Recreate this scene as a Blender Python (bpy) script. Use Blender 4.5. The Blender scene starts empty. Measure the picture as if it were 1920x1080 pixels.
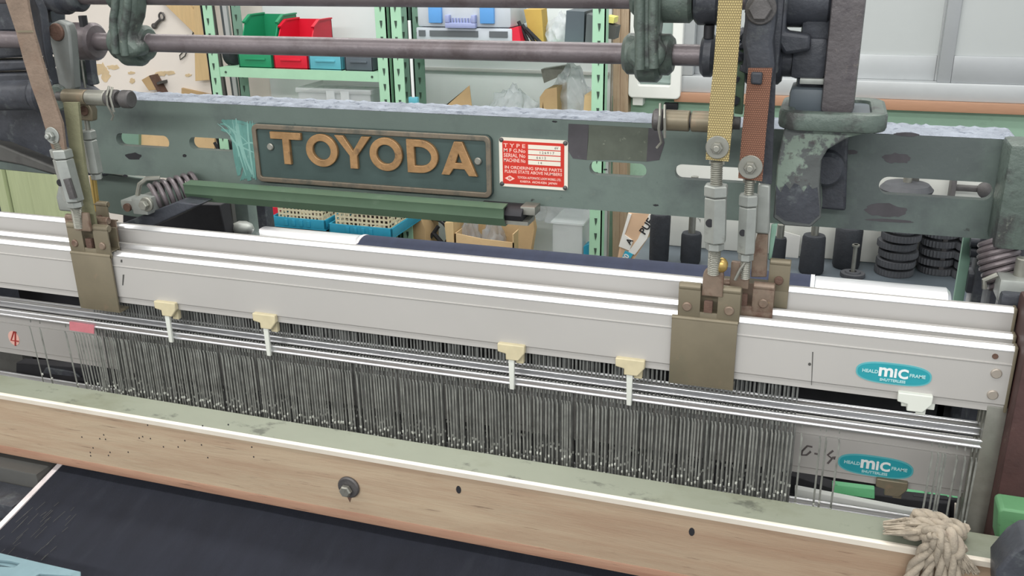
import bpy, bmesh, math, random
from mathutils import Vector, Matrix, Euler
random.seed(7)
PI = math.pi
SC = bpy.context.scene
COL = SC.collection

# ---------------------------------------------------------------- camera
YAW, PITCH, ROLL, FPX = math.radians(-18.73484725), math.radians(20.52043084), math.radians(-0.88256741), 1750.0
CAM = Vector((0, 0, 1.5))
FWD = Vector((math.sin(YAW)*math.cos(PITCH), math.cos(YAW)*math.cos(PITCH), -math.sin(PITCH)))
_r = Vector((math.cos(YAW), -math.sin(YAW), 0)); _u = _r.cross(FWD)
RGT = _r*math.cos(ROLL) + _u*math.sin(ROLL)
UPV = -_r*math.sin(ROLL) + _u*math.cos(ROLL)
cd = bpy.data.cameras.new('camera'); cam = bpy.data.objects.new('camera', cd); COL.objects.link(cam)
cd.sensor_width = 36; cd.lens = 36*FPX/1920; cd.clip_start = .01; cd.clip_end = 50
cam.matrix_world = Matrix(((RGT.x, UPV.x, -FWD.x, CAM.x), (RGT.y, UPV.y, -FWD.y, CAM.y), (RGT.z, UPV.z, -FWD.z, CAM.z), (0, 0, 0, 1)))
SC.camera = cam

# ---------------------------------------------------------------- world, lamps, exposure
wd = bpy.data.worlds.new('room_ambient'); SC.world = wd; wd.use_nodes = True
wd.node_tree.nodes['Background'].inputs[0].default_value = (.93, .97, 1.0, 1)
wd.node_tree.nodes['Background'].inputs[1].default_value = .85
def area(name, loc, sx, sy, power, col=(1, .98, .95), rot=(0, 0, 0)):
    l = bpy.data.lights.new(name, 'AREA'); l.shape = 'RECTANGLE'; l.size = sx; l.size_y = sy; l.energy = power; l.color = col
    o = bpy.data.objects.new(name, l); COL.objects.link(o); o.location = loc; o.rotation_euler = rot
    return o
area('ceiling_tube_front', (-1.1, .35, 2.72), 5.2, .12, 40)
area('ceiling_tube_middle', (-.5, 1.55, 2.72), 2.4, .25, 24)
area('ceiling_tube_back', (-.9, 2.35, 2.72), 3.2, .2, 36)
area('fill_behind_camera', (-.6, -2.1, 2.72), 4.5, .3, 110, rot=(math.radians(25), 0, 0))  # fill light added behind the camera to brighten upright faces and the shelf wall
SC.view_settings.view_transform = 'Standard'; SC.view_settings.look = 'None'
SC.view_settings.gamma = 1; SC.view_settings.exposure = -.04; SC.view_settings.use_curve_mapping = False

def W(px, py, Y=None, Z=None, X=None):
    """the point on the plane Y=, Z= or X= that the photograph shows at px, py"""
    d = FWD*FPX + RGT*(px-960) - UPV*(py-540)
    t = Y/d.y if Y is not None else ((Z-CAM.z)/d.z if Z is not None else X/d.x)
    return CAM + d*t

# ---------------------------------------------------------------- materials
def srgb(r, g, b):
    f = lambda c: (c/255/12.92) if c <= 10 else ((c/255+.055)/1.055)**2.4
    return (f(r), f(g), f(b), 1)
def M(name, col, rough=.5, metal=0, var=.12, vs=14, patches=(), bump=0, bs=300, stretch=(1, 1, 1), spec=.5, trans=0, alpha=1, emit=0, ior=1.45):
    m = bpy.data.materials.new(name); m.use_nodes = True
    nt = m.node_tree; N = nt.nodes; L = nt.links; b = N['Principled BSDF']
    tc = N.new('ShaderNodeTexCoord'); mp = N.new('ShaderNodeMapping'); mp.inputs['Scale'].default_value = stretch
    L.new(tc.outputs['Object'], mp.inputs['Vector'])
    def noise(sc, det=5, ro=.6):
        n = N.new('ShaderNodeTexNoise'); n.inputs['Scale'].default_value = sc; n.inputs['Detail'].default_value = det
        n.inputs['Roughness'].default_value = ro; L.new(mp.outputs[0], n.inputs['Vector']); return n
    n1 = noise(vs, 6)
    hs = N.new('ShaderNodeMix'); hs.data_type = 'RGBA'
    c = srgb(*col)
    hs.inputs[6].default_value = tuple(x*(1-var) for x in c[:3])+(1,); hs.inputs[7].default_value = tuple(min(1, x*(1+var)) for x in c[:3])+(1,)
    mr = N.new('ShaderNodeMapRange'); mr.inputs['From Min'].default_value = .3; mr.inputs['From Max'].default_value = .7
    L.new(n1.outputs['Fac'], mr.inputs['Value']); L.new(mr.outputs[0], hs.inputs[0])
    out = hs.outputs[2]
    for (pc, sc, lo, hi, amt) in patches:
        n = noise(sc, 7, .65); r = N.new('ShaderNodeMapRange'); r.inputs['From Min'].default_value = lo; r.inputs['From Max'].default_value = hi
        r.inputs['To Max'].default_value = amt
        L.new(n.outputs['Fac'], r.inputs['Value'])
        x = N.new('ShaderNodeMix'); x.data_type = 'RGBA'; L.new(r.outputs[0], x.inputs[0]); L.new(out, x.inputs[6]); x.inputs[7].default_value = srgb(*pc)
        out = x.outputs[2]
    L.new(out, b.inputs['Base Color'])
    b.inputs['Roughness'].default_value = rough; b.inputs['Metallic'].default_value = metal
    b.inputs['Specular IOR Level'].default_value = spec
    b.inputs['Transmission Weight'].default_value = trans; b.inputs['Alpha'].default_value = alpha; b.inputs['IOR'].default_value = ior
    if emit:
        L.new(out, b.inputs['Emission Color']); b.inputs['Emission Strength'].default_value = emit
    if bump:
        nb = noise(bs, 4); bp = N.new('ShaderNodeBump'); bp.inputs['Strength'].default_value = bump; bp.inputs['Distance'].default_value = .002
        L.new(nb.outputs['Fac'], bp.inputs['Height']); L.new(bp.outputs[0], b.inputs['Normal'])
    return m

def woven(name, c1, c2, sx=330, sz=330):
    """webbing: small dark gaps in staggered rows"""
    m = M(name, c1, .85, var=.1, vs=30)
    nt = m.node_tree; N = nt.nodes; L = nt.links; b = N['Principled BSDF']
    tc = N.new('ShaderNodeTexCoord'); sp = N.new('ShaderNodeSeparateXYZ'); L.new(tc.outputs['Object'], sp.inputs[0])
    cb = N.new('ShaderNodeCombineXYZ'); L.new(sp.outputs[0], cb.inputs[0]); L.new(sp.outputs[2], cb.inputs[1])
    br = N.new('ShaderNodeTexBrick'); br.inputs['Scale'].default_value = 1; br.inputs['Brick Width'].default_value = 1/sx; br.inputs['Row Height'].default_value = 1/sz
    br.inputs['Mortar Size'].default_value = .0007; br.inputs['Mortar Smooth'].default_value = 1
    L.new(cb.outputs[0], br.inputs['Vector'])
    mx = N.new('ShaderNodeMix'); mx.data_type = 'RGBA'
    old = b.inputs['Base Color'].links[0].from_socket
    L.new(br.outputs['Fac'], mx.inputs[0]); L.new(old, mx.inputs[6]); mx.inputs[7].default_value = srgb(*c2)
    L.new(mx.outputs[2], b.inputs['Base Color'])
    bp = N.new('ShaderNodeBump'); bp.inputs['Strength'].default_value = .6; bp.inputs['Distance'].default_value = .001; bp.invert = True
    L.new(br.outputs['Fac'], bp.inputs['Height']); L.new(bp.outputs[0], b.inputs['Normal'])
    return m

def woodmat(name, c1, c2, dark, axis='X', sc=6):
    st = {'X': (1, 14, 14), 'Z': (14, 14, 1)}[axis]
    m = M(name, c1, .65, var=.10, vs=sc, patches=[(c2, sc*.5, .45, .65, .75), (c2, sc*1.6, .45, .75, .6), (dark, sc*3, .6, .7, .6)], stretch=st, bump=.15, bs=40)
    return m

def along_x(m, col, x0, x1, amt):
    nt = m.node_tree; N = nt.nodes; L = nt.links; b = N['Principled BSDF']; old = b.inputs['Base Color'].links[0].from_socket
    tc = N.new('ShaderNodeTexCoord'); sp = N.new('ShaderNodeSeparateXYZ'); L.new(tc.outputs['Object'], sp.inputs[0])
    r = N.new('ShaderNodeMapRange'); r.inputs['From Min'].default_value = x0; r.inputs['From Max'].default_value = x1; r.inputs['To Max'].default_value = amt; L.new(sp.outputs[0], r.inputs['Value'])
    x = N.new('ShaderNodeMix'); x.data_type = 'RGBA'; L.new(r.outputs[0], x.inputs[0]); L.new(old, x.inputs[6]); x.inputs[7].default_value = srgb(*col); L.new(x.outputs[2], b.inputs['Base Color']); return m
MT = dict(
    alu=M('brushed_aluminium', (205, 203, 200), .42, .75, .04, 3, stretch=(.3, 6, 6)),
    alu_face=M('anodised_aluminium_face', (186, 184, 181), .5, .25, .035, 4, patches=[((150, 146, 140), 60, .72, .78, .5)]),
    alu_dull=M('dull_aluminium', (176, 168, 158), .45, .5, .08, 6),
    chrome=M('bright_steel', (228, 229, 232), .3, .85, .04),
    steel=M('worn_steel', (150, 150, 142), .42, .7, .15, 40, patches=[((95, 90, 80), 60, .6, .75, .6)]),
    zinc=M('grey_painted_zinc', (158, 162, 158), .45, .45, .12, 40, patches=[((100, 98, 90), 50, .6, .72, .6)]),
    steel_dark=M('dark_steel', (92, 90, 90), .5, .5, .2, 50, bump=.2),
    heddle=M('grey_heddle_steel', (150, 153, 148), .45, .35, .35, 60),
    heddle_d=M('dark_heddle_steel', (128, 130, 128), .5, .4, .3, 60),
    shaft=M('greasy_brown_steel', (112, 105, 108), .4, .3, .14, 10, patches=[((80, 70, 70), 22, .5, .66, .6), ((132, 126, 124), 70, .64, .7, .4)], bump=.25, bs=150),
    cast=M('dark_oily_casting', (62, 65, 72), .45, .15, .3, 22, patches=[((98, 104, 106), 35, .56, .66, .65), ((42, 40, 44), 20, .55, .7, .6)], bump=.5, bs=90),
    cast_g=M('grimy_green_casting', (86, 98, 92), .42, .1, .25, 18, patches=[((58, 56, 58), 24, .5, .62, .8), ((134, 142, 128), 60, .62, .7, .6)], bump=.7, bs=90),
    peel=M('peeling_green_paint', (84, 88, 88), .5, .1, .2, 18, patches=[((126, 142, 130), 22, .52, .56, .85), ((70, 64, 66), 60, .6, .66, .7)], bump=.4, bs=60),
    pillar=M('brown_grey_pillar_paint', (96, 92, 94), .38, .15, .2, 18, patches=[((138, 130, 120), 60, .6, .68, .55), ((66, 62, 68), 22, .5, .62, .6)], bump=.6, bs=120),
    beam=M('grey_green_machine_paint', (104, 118, 112), .45, .05, .08, 6, patches=[((74, 80, 82), 3.2, .48, .62, .75), ((120, 132, 122), 26, .64, .72, .35), ((50, 48, 48), 40, .67, .71, .8)], bump=.25, bs=60),
    plate=M('dark_green_plate_paint', (62, 78, 76), .5, .1, .15, 20),
    bronze=M('worn_bronze_letters', (158, 124, 86), .42, .35, .2, 50, patches=[((96, 78, 62), 60, .58, .7, .7)], bump=.3, bs=150),
    bronze_rim=M('tarnished_plate_rim', (120, 110, 96), .45, .3, .2, 40, patches=[((70, 76, 72), 40, .5, .65, .7)]),
    dust=M('grey_lint', (146, 153, 164), .95, 0, .2, 40, patches=[((96, 104, 116), 60, .54, .64, .75)], bump=1, bs=260),
    teal=M('teal_paint_smear', (92, 138, 131), .5, 0, .25, 60, patches=[((150, 186, 178), 90, .6, .7, .6)], stretch=(1, 1, .35)),
    teal_pale=M('pale_teal_paint', (124, 166, 158), .5, 0, .1, 60),
    darkpatch=M('dark_worn_patch', (74, 72, 76), .55, .1, .15, 40, patches=[((100, 106, 104), 80, .66, .72, .5)]),
    mudpatch=M('olive_worn_patch', (88, 94, 84), .55, .1, .15, 40, patches=[((150, 156, 140), 90, .62, .7, .6)]),
    red=M('red_enamel', (196, 48, 34), .4, 0, .04),
    cream=M('cream_enamel', (226, 220, 206), .45, 0, .04),
    pink=M('pale_red_lettering', (238, 190, 178), .5, 0, .03),
    pinktape=M('faded_pink_tape', (196, 120, 128), .6, 0, .1, 80),
    ink=M('faded_ink', (90, 84, 84), .6, 0, .1),
    gutter=M('olive_green_paint', (82, 104, 84), .4, .05, .1, 12, patches=[((110, 128, 110), 30, .6, .75, .4)]),
    hanger=M('tarnished_brass_plate', (124, 116, 98), .42, .3, .12, 16, patches=[((104, 108, 92), 10, .55, .7, .6), ((150, 128, 108), 30, .6, .72, .5)]),
    hanger_r=M('rusty_brass', (130, 114, 100), .42, .3, .2, 40, patches=[((96, 66, 56), 50, .5, .65, .7), ((176, 150, 110), 30, .62, .72, .6)]),
    lever=M('worn_grey_lever', (122, 126, 124), .45, .2, .15, 20, patches=[((92, 96, 92), 30, .55, .7, .6)]),
    rust=M('brown_rust', (98, 76, 66), .75, .1, .25, 50, bump=.5),
    brass=M('brass', (186, 158, 96), .35, .7, .1),
    strap_y=woven('yellow_webbing', (184, 168, 118), (132, 118, 84), 420, 400),
    strap_r=woven('rust_webbing', (140, 100, 80), (104, 72, 60), 460, 440),
    strap_b=M('worn_brown_leather', (126, 110, 97), .85, 0, .2, 25, patches=[((112, 80, 64), 9, .5, .66, .7), ((100, 98, 84), 14, .56, .7, .5)], bump=.6, bs=200),
    strap_o=M('olive_worn_strap', (126, 126, 100), .8, 0, .15, 25, patches=[((92, 96, 88), 30, .55, .7, .6)], bump=.4, bs=200),
    clip=M('yellowed_plastic', (202, 192, 160), .5, 0, .08, 60),
    clip_w=M('white_plastic', (214, 218, 210), .45, 0, .04),
    mic=M('turquoise_label', (42, 150, 162), .4, 0, .05),
    mic_b=M('turquoise_label_rim', (90, 170, 178), .4, 0, .05),
    mic_t=M('pale_turquoise_lettering', (178, 216, 218), .5, 0, .02),
    white=M('white_lettering', (226, 230, 230), .5, 0, .02),
    redink=M('red_marker', (176, 64, 60), .6, 0, .1),
    capgreen=M('worn_pale_green_paint', (126, 131, 116), .5, .05, .07, 10, patches=[((104, 106, 86), 10, .54, .7, .7), ((66, 68, 60), 30, .59, .67, .75)], stretch=(.6, 1, 1)),
    capedge=M('bare_metal_edge', (222, 214, 200), .4, .2, .06, 20),
    wood=woodmat('bleached_wood', (176, 158, 134), (152, 126, 104), (92, 72, 60)),
    wood_r=woodmat('reddish_wood_edge', (164, 130, 108), (140, 100, 82), (92, 70, 58)),
    stud=woodmat('raw_pine_stud', (176, 156, 132), (150, 128, 104), (96, 76, 60), 'Z', 8),
    ply=M('plywood', (214, 186, 140), .6, 0, .08, 8, stretch=(8, 8, 1)),
    cloth=M('indigo_denim', (28, 31, 41), .95, 0, .14, 50, patches=[((44, 48, 54), 25, .6, .8, .5)], bump=.3, bs=900, stretch=(1, .15, 1)),
    selvedge=M('white_selvedge_yarn', (214, 206, 206), .85, 0, .08, 80),
    yarn=M('indigo_warp_yarn', (44, 50, 70), .85, 0, .12, 60, patches=[((120, 126, 146), 160, .7, .74, .5)], stretch=(1, .3, .3)),
    rope=M('cotton_rope', (160, 150, 135), .95, 0, .2, 120, patches=[((128, 114, 104), 60, .55, .7, .6)], bump=.5, bs=400),
    postbrown=M('dark_brown_post_paint', (72, 50, 48), .55, .1, .25, 25, patches=[((104, 94, 84), 60, .62, .68, .6)], bump=.4, bs=60),
    bracket_g=M('bright_green_paint', (92, 142, 100), .5, 0, .12, 16, patches=[((70, 88, 70), 40, .6, .66, .7)]),
    brightgreen=M('mint_green_paint', (112, 190, 138), .5, 0, .1, 20, patches=[((60, 80, 66), 60, .6, .64, .8)]),
    templeblue=M('pale_blue_enamel', (116, 142, 150), .45, 0, .08, 30, patches=[((110, 136, 140), 50, .58, .68, .5)]),
    shelfgreen=M('mint_shelf_paint', (164, 208, 178), .5, 0, .06, 10),
    shelfdark=M('shelf_hole', (60, 78, 68), .7),
    bluegreen=M('grey_green_rear_post', (124, 158, 142), .55, 0, .08, 10),
    bin_g=M('green_bin_plastic', (34, 138, 96), .4, 0, .04), bin_r=M('red_bin_plastic', (206, 24, 50), .4, 0, .04),
    bin_b=M('sky_blue_bin_plastic', (92, 170, 186), .4, 0, .04), bin_k=M('charcoal_bin_plastic', (84, 94, 102), .5, 0, .06),
    clearp=M('cloudy_clear_plastic', (226, 232, 234), .2, 0, .04, alpha=.38),
    clearbag=M('clear_polythene', (214, 220, 226), .1, 0, .1, 30, alpha=.4, bump=.5, bs=40),
    toolgrey=M('translucent_grey_case', (188, 196, 204), .35, 0, .05), toolblue=M('blue_latch', (96, 158, 220), .4, 0, .03),
    toollav=M('lavender_handle', (150, 160, 200), .4, 0, .03), tooldark=M('dark_grey_plastic', (92, 98, 102), .5, 0, .06),
    kraft=M('brown_cardboard', (186, 158, 118), .8, 0, .08, 12), kraft_l=M('pale_cardboard', (220, 190, 146), .8, 0, .06, 12, patches=[((196, 160, 116), 30, .58, .7, .5)]),
    yellow=M('ochre_card', (196, 164, 84), .7, 0, .06), redbox=M('red_print', (214, 36, 62), .5, 0, .03), paleyellow=M('lemon_plastic', (236, 228, 130), .5),
    traybl=M('cyan_tray_plastic', (44, 146, 178), .4, 0, .08, 30), basket=M('ivory_basket_plastic', (224, 214, 184), .5, 0, .05),
    parts=M('rusty_small_parts', (74, 62, 58), .6, .4, .3, 90), blackrub=M('black_foam_rubber', (50, 53, 58), .85, 0, .15, 60, bump=.5, bs=300),
    ribrub=M('ribbed_black_rubber', (74, 76, 80), .65, 0, .12, 40),
    bench=M('dark_blue_grey_bench_paint', (84, 93, 100), .5, 0, .12, 6, patches=[((110, 118, 122), 8, .6, .7, .5), ((98, 74, 64), 10, .66, .72, .6)]),
    wall=M('cream_wall_paint', (236, 229, 222), .85, 0, .03, 3, patches=[((222, 206, 178), 4.2, .64, .66, .6)]),
    wallgrey=M('pale_grey_panel_paint', (206, 206, 204), .85, 0, .04, 2),
    backboard=M('pale_blue_grey_board', (226, 231, 232), .8, 0, .04, 3, patches=[((60, 60, 60), 9, .76, .77, .6)]),
    peelpatch=M('bare_plaster', (214, 192, 156), .85, 0, .1, 20),
    wallgreen=M('pale_green_dado_paint', (154, 188, 166), .7, 0, .08, 4, patches=[((112, 128, 116), 6, .6, .7, .5)]),
    floor=M('grey_concrete', (120, 118, 114), .8, 0, .12, 3), ceil=M('white_ceiling', (225, 225, 222), .9, 0, .02),
    frost=M('frosted_window_glass', (178, 183, 183), .35, 0, .025, 1.2, patches=[((158, 164, 164), .8, .5, .75, .5)]),
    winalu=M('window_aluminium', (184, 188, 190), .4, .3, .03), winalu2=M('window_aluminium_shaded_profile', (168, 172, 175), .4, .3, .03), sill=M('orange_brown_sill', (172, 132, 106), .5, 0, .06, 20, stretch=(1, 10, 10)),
    plank=M('pale_lime_boards', (168, 178, 140), .7, 0, .1, 5, stretch=(12, 12, 1)),
    white_box=M('white_fan_plastic', (228, 230, 226), .45, 0, .02), fanglass=M('grey_green_fan_shutter', (150, 166, 162), .3, 0, .04),
    foamboard=M('white_speckled_board', (218, 220, 214), .8, 0, .03, 12, patches=[((60, 64, 56), 26, .66, .68, .8)]),
    paper=M('white_paper', (232, 232, 228), .8, 0, .03),
    cyanprint=M('cyan_print', (60, 170, 200), .5), bagpaper=M('tan_paper_sack', (212, 180, 150), .7, 0, .05, 10),
    darkmetal=M('dark_grey_metal', (84, 84, 82), .55, .2, .15, 12, patches=[((60, 58, 58), 20, .55, .7, .6)]),
    blacksteel=M('black_iron', (44, 44, 48), .6, .2, .2, 30),
)

along_x(MT['wood'], (128, 98, 78), .05, .75, .6)
# ---------------------------------------------------------------- mesh builder
class MB:
    def __init__(s): s.v = []; s.f = []
    def add(s, vs, fs, T=None):
        o = len(s.v)
        s.v += [tuple(T @ Vector(p)) if T else tuple(p) for p in vs]
        s.f += [tuple(i+o for i in f) for f in fs]; return s
    def box(s, x0, x1, y0, y1, z0, z1, b=0, T=None):
        if x0 > x1: x0, x1 = x1, x0
        if y0 > y1: y0, y1 = y1, y0
        if z0 > z1: z0, z1 = z1, z0
        b = min(b, (x1-x0)*.45, (y1-y0)*.45, (z1-z0)*.45)
        if b <= 0:
            vs = [(x, y, z) for x in (x0, x1) for y in (y0, y1) for z in (z0, z1)]
            return s.add(vs, [(0, 1, 3, 2), (4, 6, 7, 5), (0, 4, 5, 1), (2, 3, 7, 6), (0, 2, 6, 4), (1, 5, 7, 3)], T)
        bm = bmesh.new(); bmesh.ops.create_cube(bm, size=1)
        for v in bm.verts: v.co = Vector(((x0+x1)/2+v.co.x*(x1-x0), (y0+y1)/2+v.co.y*(y1-y0), (z0+z1)/2+v.co.z*(z1-z0)))
        bmesh.ops.bevel(bm, geom=bm.edges[:], offset=b, segments=2, affect='EDGES', profile=.6)
        s.bm(bm, T); return s
    def bm(s, bm, T=None):
        bm.verts.index_update()
        s.add([v.co[:] for v in bm.verts], [[v.index for v in f.verts] for f in bm.faces], T); bm.free()
    def cyl(s, p0, p1, r0, r1=None, n=20, cap=True, ph=0, b=0):
        p0 = Vector(p0); p1 = Vector(p1); r1 = r0 if r1 is None else r1
        d = (p1-p0); L = d.length; d.normalize()
        a = d.orthogonal().normalized()
        if abs(d.z) > .99: a = Vector((1, 0, 0))
        elif abs(d.x) > .99: a = Vector((0, 1, 0))
        elif abs(d.y) > .99: a = Vector((1, 0, 0))
        else: a = (Vector((0, -1, 0)) - d*d.dot(Vector((0, -1, 0)))).normalized() if abs(d.y) < .9 else a
        c = d.cross(a)
        prof = [(0, r0), (L, r1)] if not b else [(0, r0-b), (b, r0), (L-b, r1), (L, r1-b)]
        vs = []; fs = []
        for h, r in prof:
            for i in range(n):
                t = 2*PI*i/n+ph; vs.append(p0+d*h+(a*math.cos(t)+c*math.sin(t))*r)
        m = len(prof)
        for k in range(m-1):
            for i in range(n): j = (i+1) % n; fs.append((k*n+i, k*n+j, (k+1)*n+j, (k+1)*n+i))
        if cap: fs.append(tuple(range(n))[::-1]); fs.append(tuple(range((m-1)*n, m*n)))
        return s.add(vs, fs)
    def lathe(s, prof, p0, ax=(0, 0, 1), n=24):
        """prof: (radius, height) pairs"""
        p0 = Vector(p0); d = Vector(ax).normalized(); a = d.orthogonal().normalized(); c = d.cross(a); vs = []; fs = []
        for r, h in prof:
            for i in range(n):
                t = 2*PI*i/n; vs.append(p0+d*h+(a*math.cos(t)+c*math.sin(t))*max(r, 1e-5))
        for k in range(len(prof)-1):
            for i in range(n): j = (i+1) % n; fs.append((k*n+i, k*n+j, (k+1)*n+j, (k+1)*n+i))
        fs.append(tuple(range(n))[::-1]); fs.append(tuple(range((len(prof)-1)*n, len(prof)*n)))
        return s.add(vs, fs)
    def tube(s, pts, r, n=8, cap=True):
        pts = [Vector(p) for p in pts]; m = len(pts); rs = r if isinstance(r, (list, tuple)) else [r]*m
        t0 = (pts[1]-pts[0]).normalized(); a = t0.orthogonal().normalized(); vs = []; fs = []
        for k in range(m):
            t = (pts[min(k+1, m-1)]-pts[max(k-1, 0)]).normalized()
            a = (a-t*a.dot(t)).normalized(); c = t.cross(a)
            for i in range(n):
                q = 2*PI*i/n; vs.append(pts[k]+(a*math.cos(q)+c*math.sin(q))*rs[k])
        for k in range(m-1):
            for i in range(n): j = (i+1) % n; fs.append((k*n+i, k*n+j, (k+1)*n+j, (k+1)*n+i))
        if cap: fs.append(tuple(range(n))[::-1]); fs.append(tuple(range((m-1)*n, m*n)))
        return s.add(vs, fs)
    def prism(s, poly, axis, lo, hi, T=None):
        mk = {'x': lambda a, b, h: (h, a, b), 'y': lambda a, b, h: (a, h, b), 'z': lambda a, b, h: (a, b, h)}[axis]
        n = len(poly)
        vs = [mk(a, b, lo) for a, b in poly]+[mk(a, b, hi) for a, b in poly]
        fs = [tuple(range(n)), tuple(range(n, 2*n))[::-1]]+[(i, (i+1) % n, n+(i+1) % n, n+i) for i in range(n)]
        return s.add(vs, fs, T)
    def pp(s, pts, Y, dep):
        """a plate facing the room: its outline in the plane Y, running back by dep"""
        return s.prism([(W(x, y, Y=Y).x, W(x, y, Y=Y).z) for x, y in pts], 'y', Y, Y+dep)
    def pbox(s, x0, y0, x1, y1, Y, dep, b=0):
        a = W(x0, y0, Y=Y); c = W(x1, y1, Y=Y); return s.box(a.x, c.x, Y, Y+dep, a.z, c.z, b)
    def ball(s, c, r, sc=(1, 1, 1), sub=2, T=None):
        bm = bmesh.new(); bmesh.ops.create_icosphere(bm, subdivisions=sub, radius=r)
        for v in bm.verts: v.co = Vector((c[0]+v.co.x*sc[0], c[1]+v.co.y*sc[1], c[2]+v.co.z*sc[2]))
        s.bm(bm, T); return s
    def build(s, name, mat, parent=None, bev=0, ang=35, mat2=None, split=0):
        org = Vector((0, 0, 0)); p = parent
        while p is not None: org += p.location; p = p.parent
        me = bpy.data.meshes.new(name); me.from_pydata([tuple(Vector(v)-org) for v in s.v], [], s.f)
        bm = bmesh.new(); bm.from_mesh(me); bmesh.ops.recalc_face_normals(bm, faces=bm.faces[:]); bm.to_mesh(me); bm.free()
        for p in me.polygons: p.use_smooth = True
        me.set_sharp_from_angle(angle=math.radians(ang))
        o = bpy.data.objects.new(name, me); COL.objects.link(o)
        me.materials.append(MT[mat] if isinstance(mat, str) else mat)
        if mat2:
            me.materials.append(MT[mat2])
            for i, p in enumerate(me.polygons): p.material_index = int(i >= split)
        if parent: o.parent = parent
        if bev:
            md = o.modifiers.new('soft_edges', 'BEVEL'); md.width = bev; md.segments = 2; md.limit_method = 'ANGLE'; md.angle_limit = math.radians(40)
        return o
def tag(o, label=None, cat=None, group=None, kind=None):
    if label: o['label'] = label
    if cat: o['category'] = cat
    if group: o['group'] = group
    if kind: o['kind'] = kind
    return o
def thing(name, label, cat, loc=(0, 0, 0), group=None):
    o = bpy.data.objects.new(name, None); COL.objects.link(o); o.location = loc; o.empty_display_size = .02
    return tag(o, label, cat, group)
def copy_tree(o, loc=None, parent=None):
    c = o.copy(); COL.objects.link(c)
    if parent: c.parent = parent
    if loc is not None: c.location = loc
    for ch in list(o.children): copy_tree(ch, None, c)
    return c
def curve_mesh(setup, typ):
    cu = bpy.data.curves.new('outline', typ); setup(cu)
    ob = bpy.data.objects.new('outline', cu); COL.objects.link(ob)
    dg = bpy.context.evaluated_depsgraph_get(); me = bpy.data.meshes.new_from_object(ob.evaluated_get(dg))
    vs = [v.co[:] for v in me.vertices]; fs = [tuple(p.vertices) for p in me.polygons]
    bpy.data.objects.remove(ob); bpy.data.curves.remove(cu); bpy.data.meshes.remove(me)
    return vs, fs
def outline(loops, dep, bev=0):
    """flat shape with holes, thickness dep about z=0"""
    def st(cu):
        cu.dimensions = '2D'; cu.fill_mode = 'BOTH'; cu.extrude = dep/2-bev; cu.bevel_depth = bev; cu.bevel_resolution = 1
        for lp in loops:
            sp = cu.splines.new('POLY'); sp.points.add(len(lp)-1)
            for p, q in zip(sp.points, lp): p.co = (q[0], q[1], 0, 1)
            sp.use_cyclic_u = True
    return curve_mesh(st, 'CURVE')
def text(body, size, ext=.0003, off=0, ax='CENTER', space=1):
    def st(cu):
        cu.body = body; cu.size = size; cu.extrude = ext; cu.offset = off; cu.align_x = ax; cu.align_y = 'CENTER'; cu.resolution_u = 3; cu.space_character = space
    return curve_mesh(st, 'FONT')
def facing(x, y, z, rot=0, sx=1, sz=1, shear=0):
    """flat xy shape -> stands in the plane Y=y facing the room"""
    c, s_ = math.cos(rot), math.sin(rot)
    return Matrix(((sx*c, -sz*s_, 0, x), (0, 0, -1, y), (sx*s_, sz*c, 0, z), (0, 0, 0, 1)))
def rrect(x0, x1, z0, z1, r, n=6):
    out = []
    for cx, cz, a in ((x1-r, z1-r, 0), (x0+r, z1-r, 90), (x0+r, z0+r, 180), (x1-r, z0+r, 270)):
        for i in range(n+1):
            t = math.radians(a+90*i/n); out.append((cx+r*math.cos(t), cz+r*math.sin(t)))
    return out
def ell(cx, cz, a, b, n=32):
    return [(cx+a*math.cos(2*PI*i/n), cz+b*math.sin(2*PI*i/n)) for i in range(n)]
def helix(p0, p1, R, turns, n=14, up=Vector((0, 0, 1)), bow=None):
    p0 = Vector(p0); p1 = Vector(p1); d = (p1-p0).normalized(); a = (up-d*up.dot(d)).normalized(); c = d.cross(a); out = []
    for i in range(int(turns*n)+1):
        t = i/(turns*n); q = 2*PI*i/n; p = p0.lerp(p1, t)
        if bow: p += bow*math.sin(PI*t)
        out.append(p+(a*math.cos(q)+c*math.sin(q))*R)
    return out
def bolt(mb, c, r, h=.006, ax=(0, -1, 0), dome=True):
    c = Vector(c); ax = Vector(ax); mb.cyl(c, c+ax*h, r, n=6, b=r*.12)
    if dome: mb.cyl(c+ax*h, c+ax*(h*1.7), r*.5, n=12, b=r*.1)

# ================================================================ the setting
YWALL = 3.15
def struct(mb, name, mat, bev=0):
    return tag(mb.build(name, mat, bev=bev), kind='structure')
struct(MB().box(-4.5, 2.6, -2.5, YWALL+.1, -.08, 0), 'floor', 'floor')
struct(MB().box(-4.5, 2.6, -2.5, YWALL+.1, 2.8, 2.88), 'ceiling', 'ceil')
zs = W(1700, 182, Y=YWALL).z          # under the window
XW0 = W(1283, 100, Y=YWALL).x         # left jamb of the window
XG = W(1150, 100, Y=YWALL).x
struct(MB().box(-4.5, XG, YWALL, YWALL+.1, 0, 2.8), 'wall_back', 'wall')
mb = MB(); mb.box(XG, 2.6, YWALL, YWALL+.1, 0, zs-.03); struct(mb, 'wall_dado', 'wallgreen')
mb = MB(); mb.box(XG, XW0, YWALL, YWALL+.1, zs-.03, 2.8); mb.box(XW0, 2.6, YWALL, YWALL+.1, 2.0, 2.8); struct(mb, 'wall_right_of_shelves', 'wallgrey')
struct(MB().box(-4.6, -4.5, -2.5, YWALL+.1, 0, 2.8), 'wall_left', 'wall')
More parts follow.
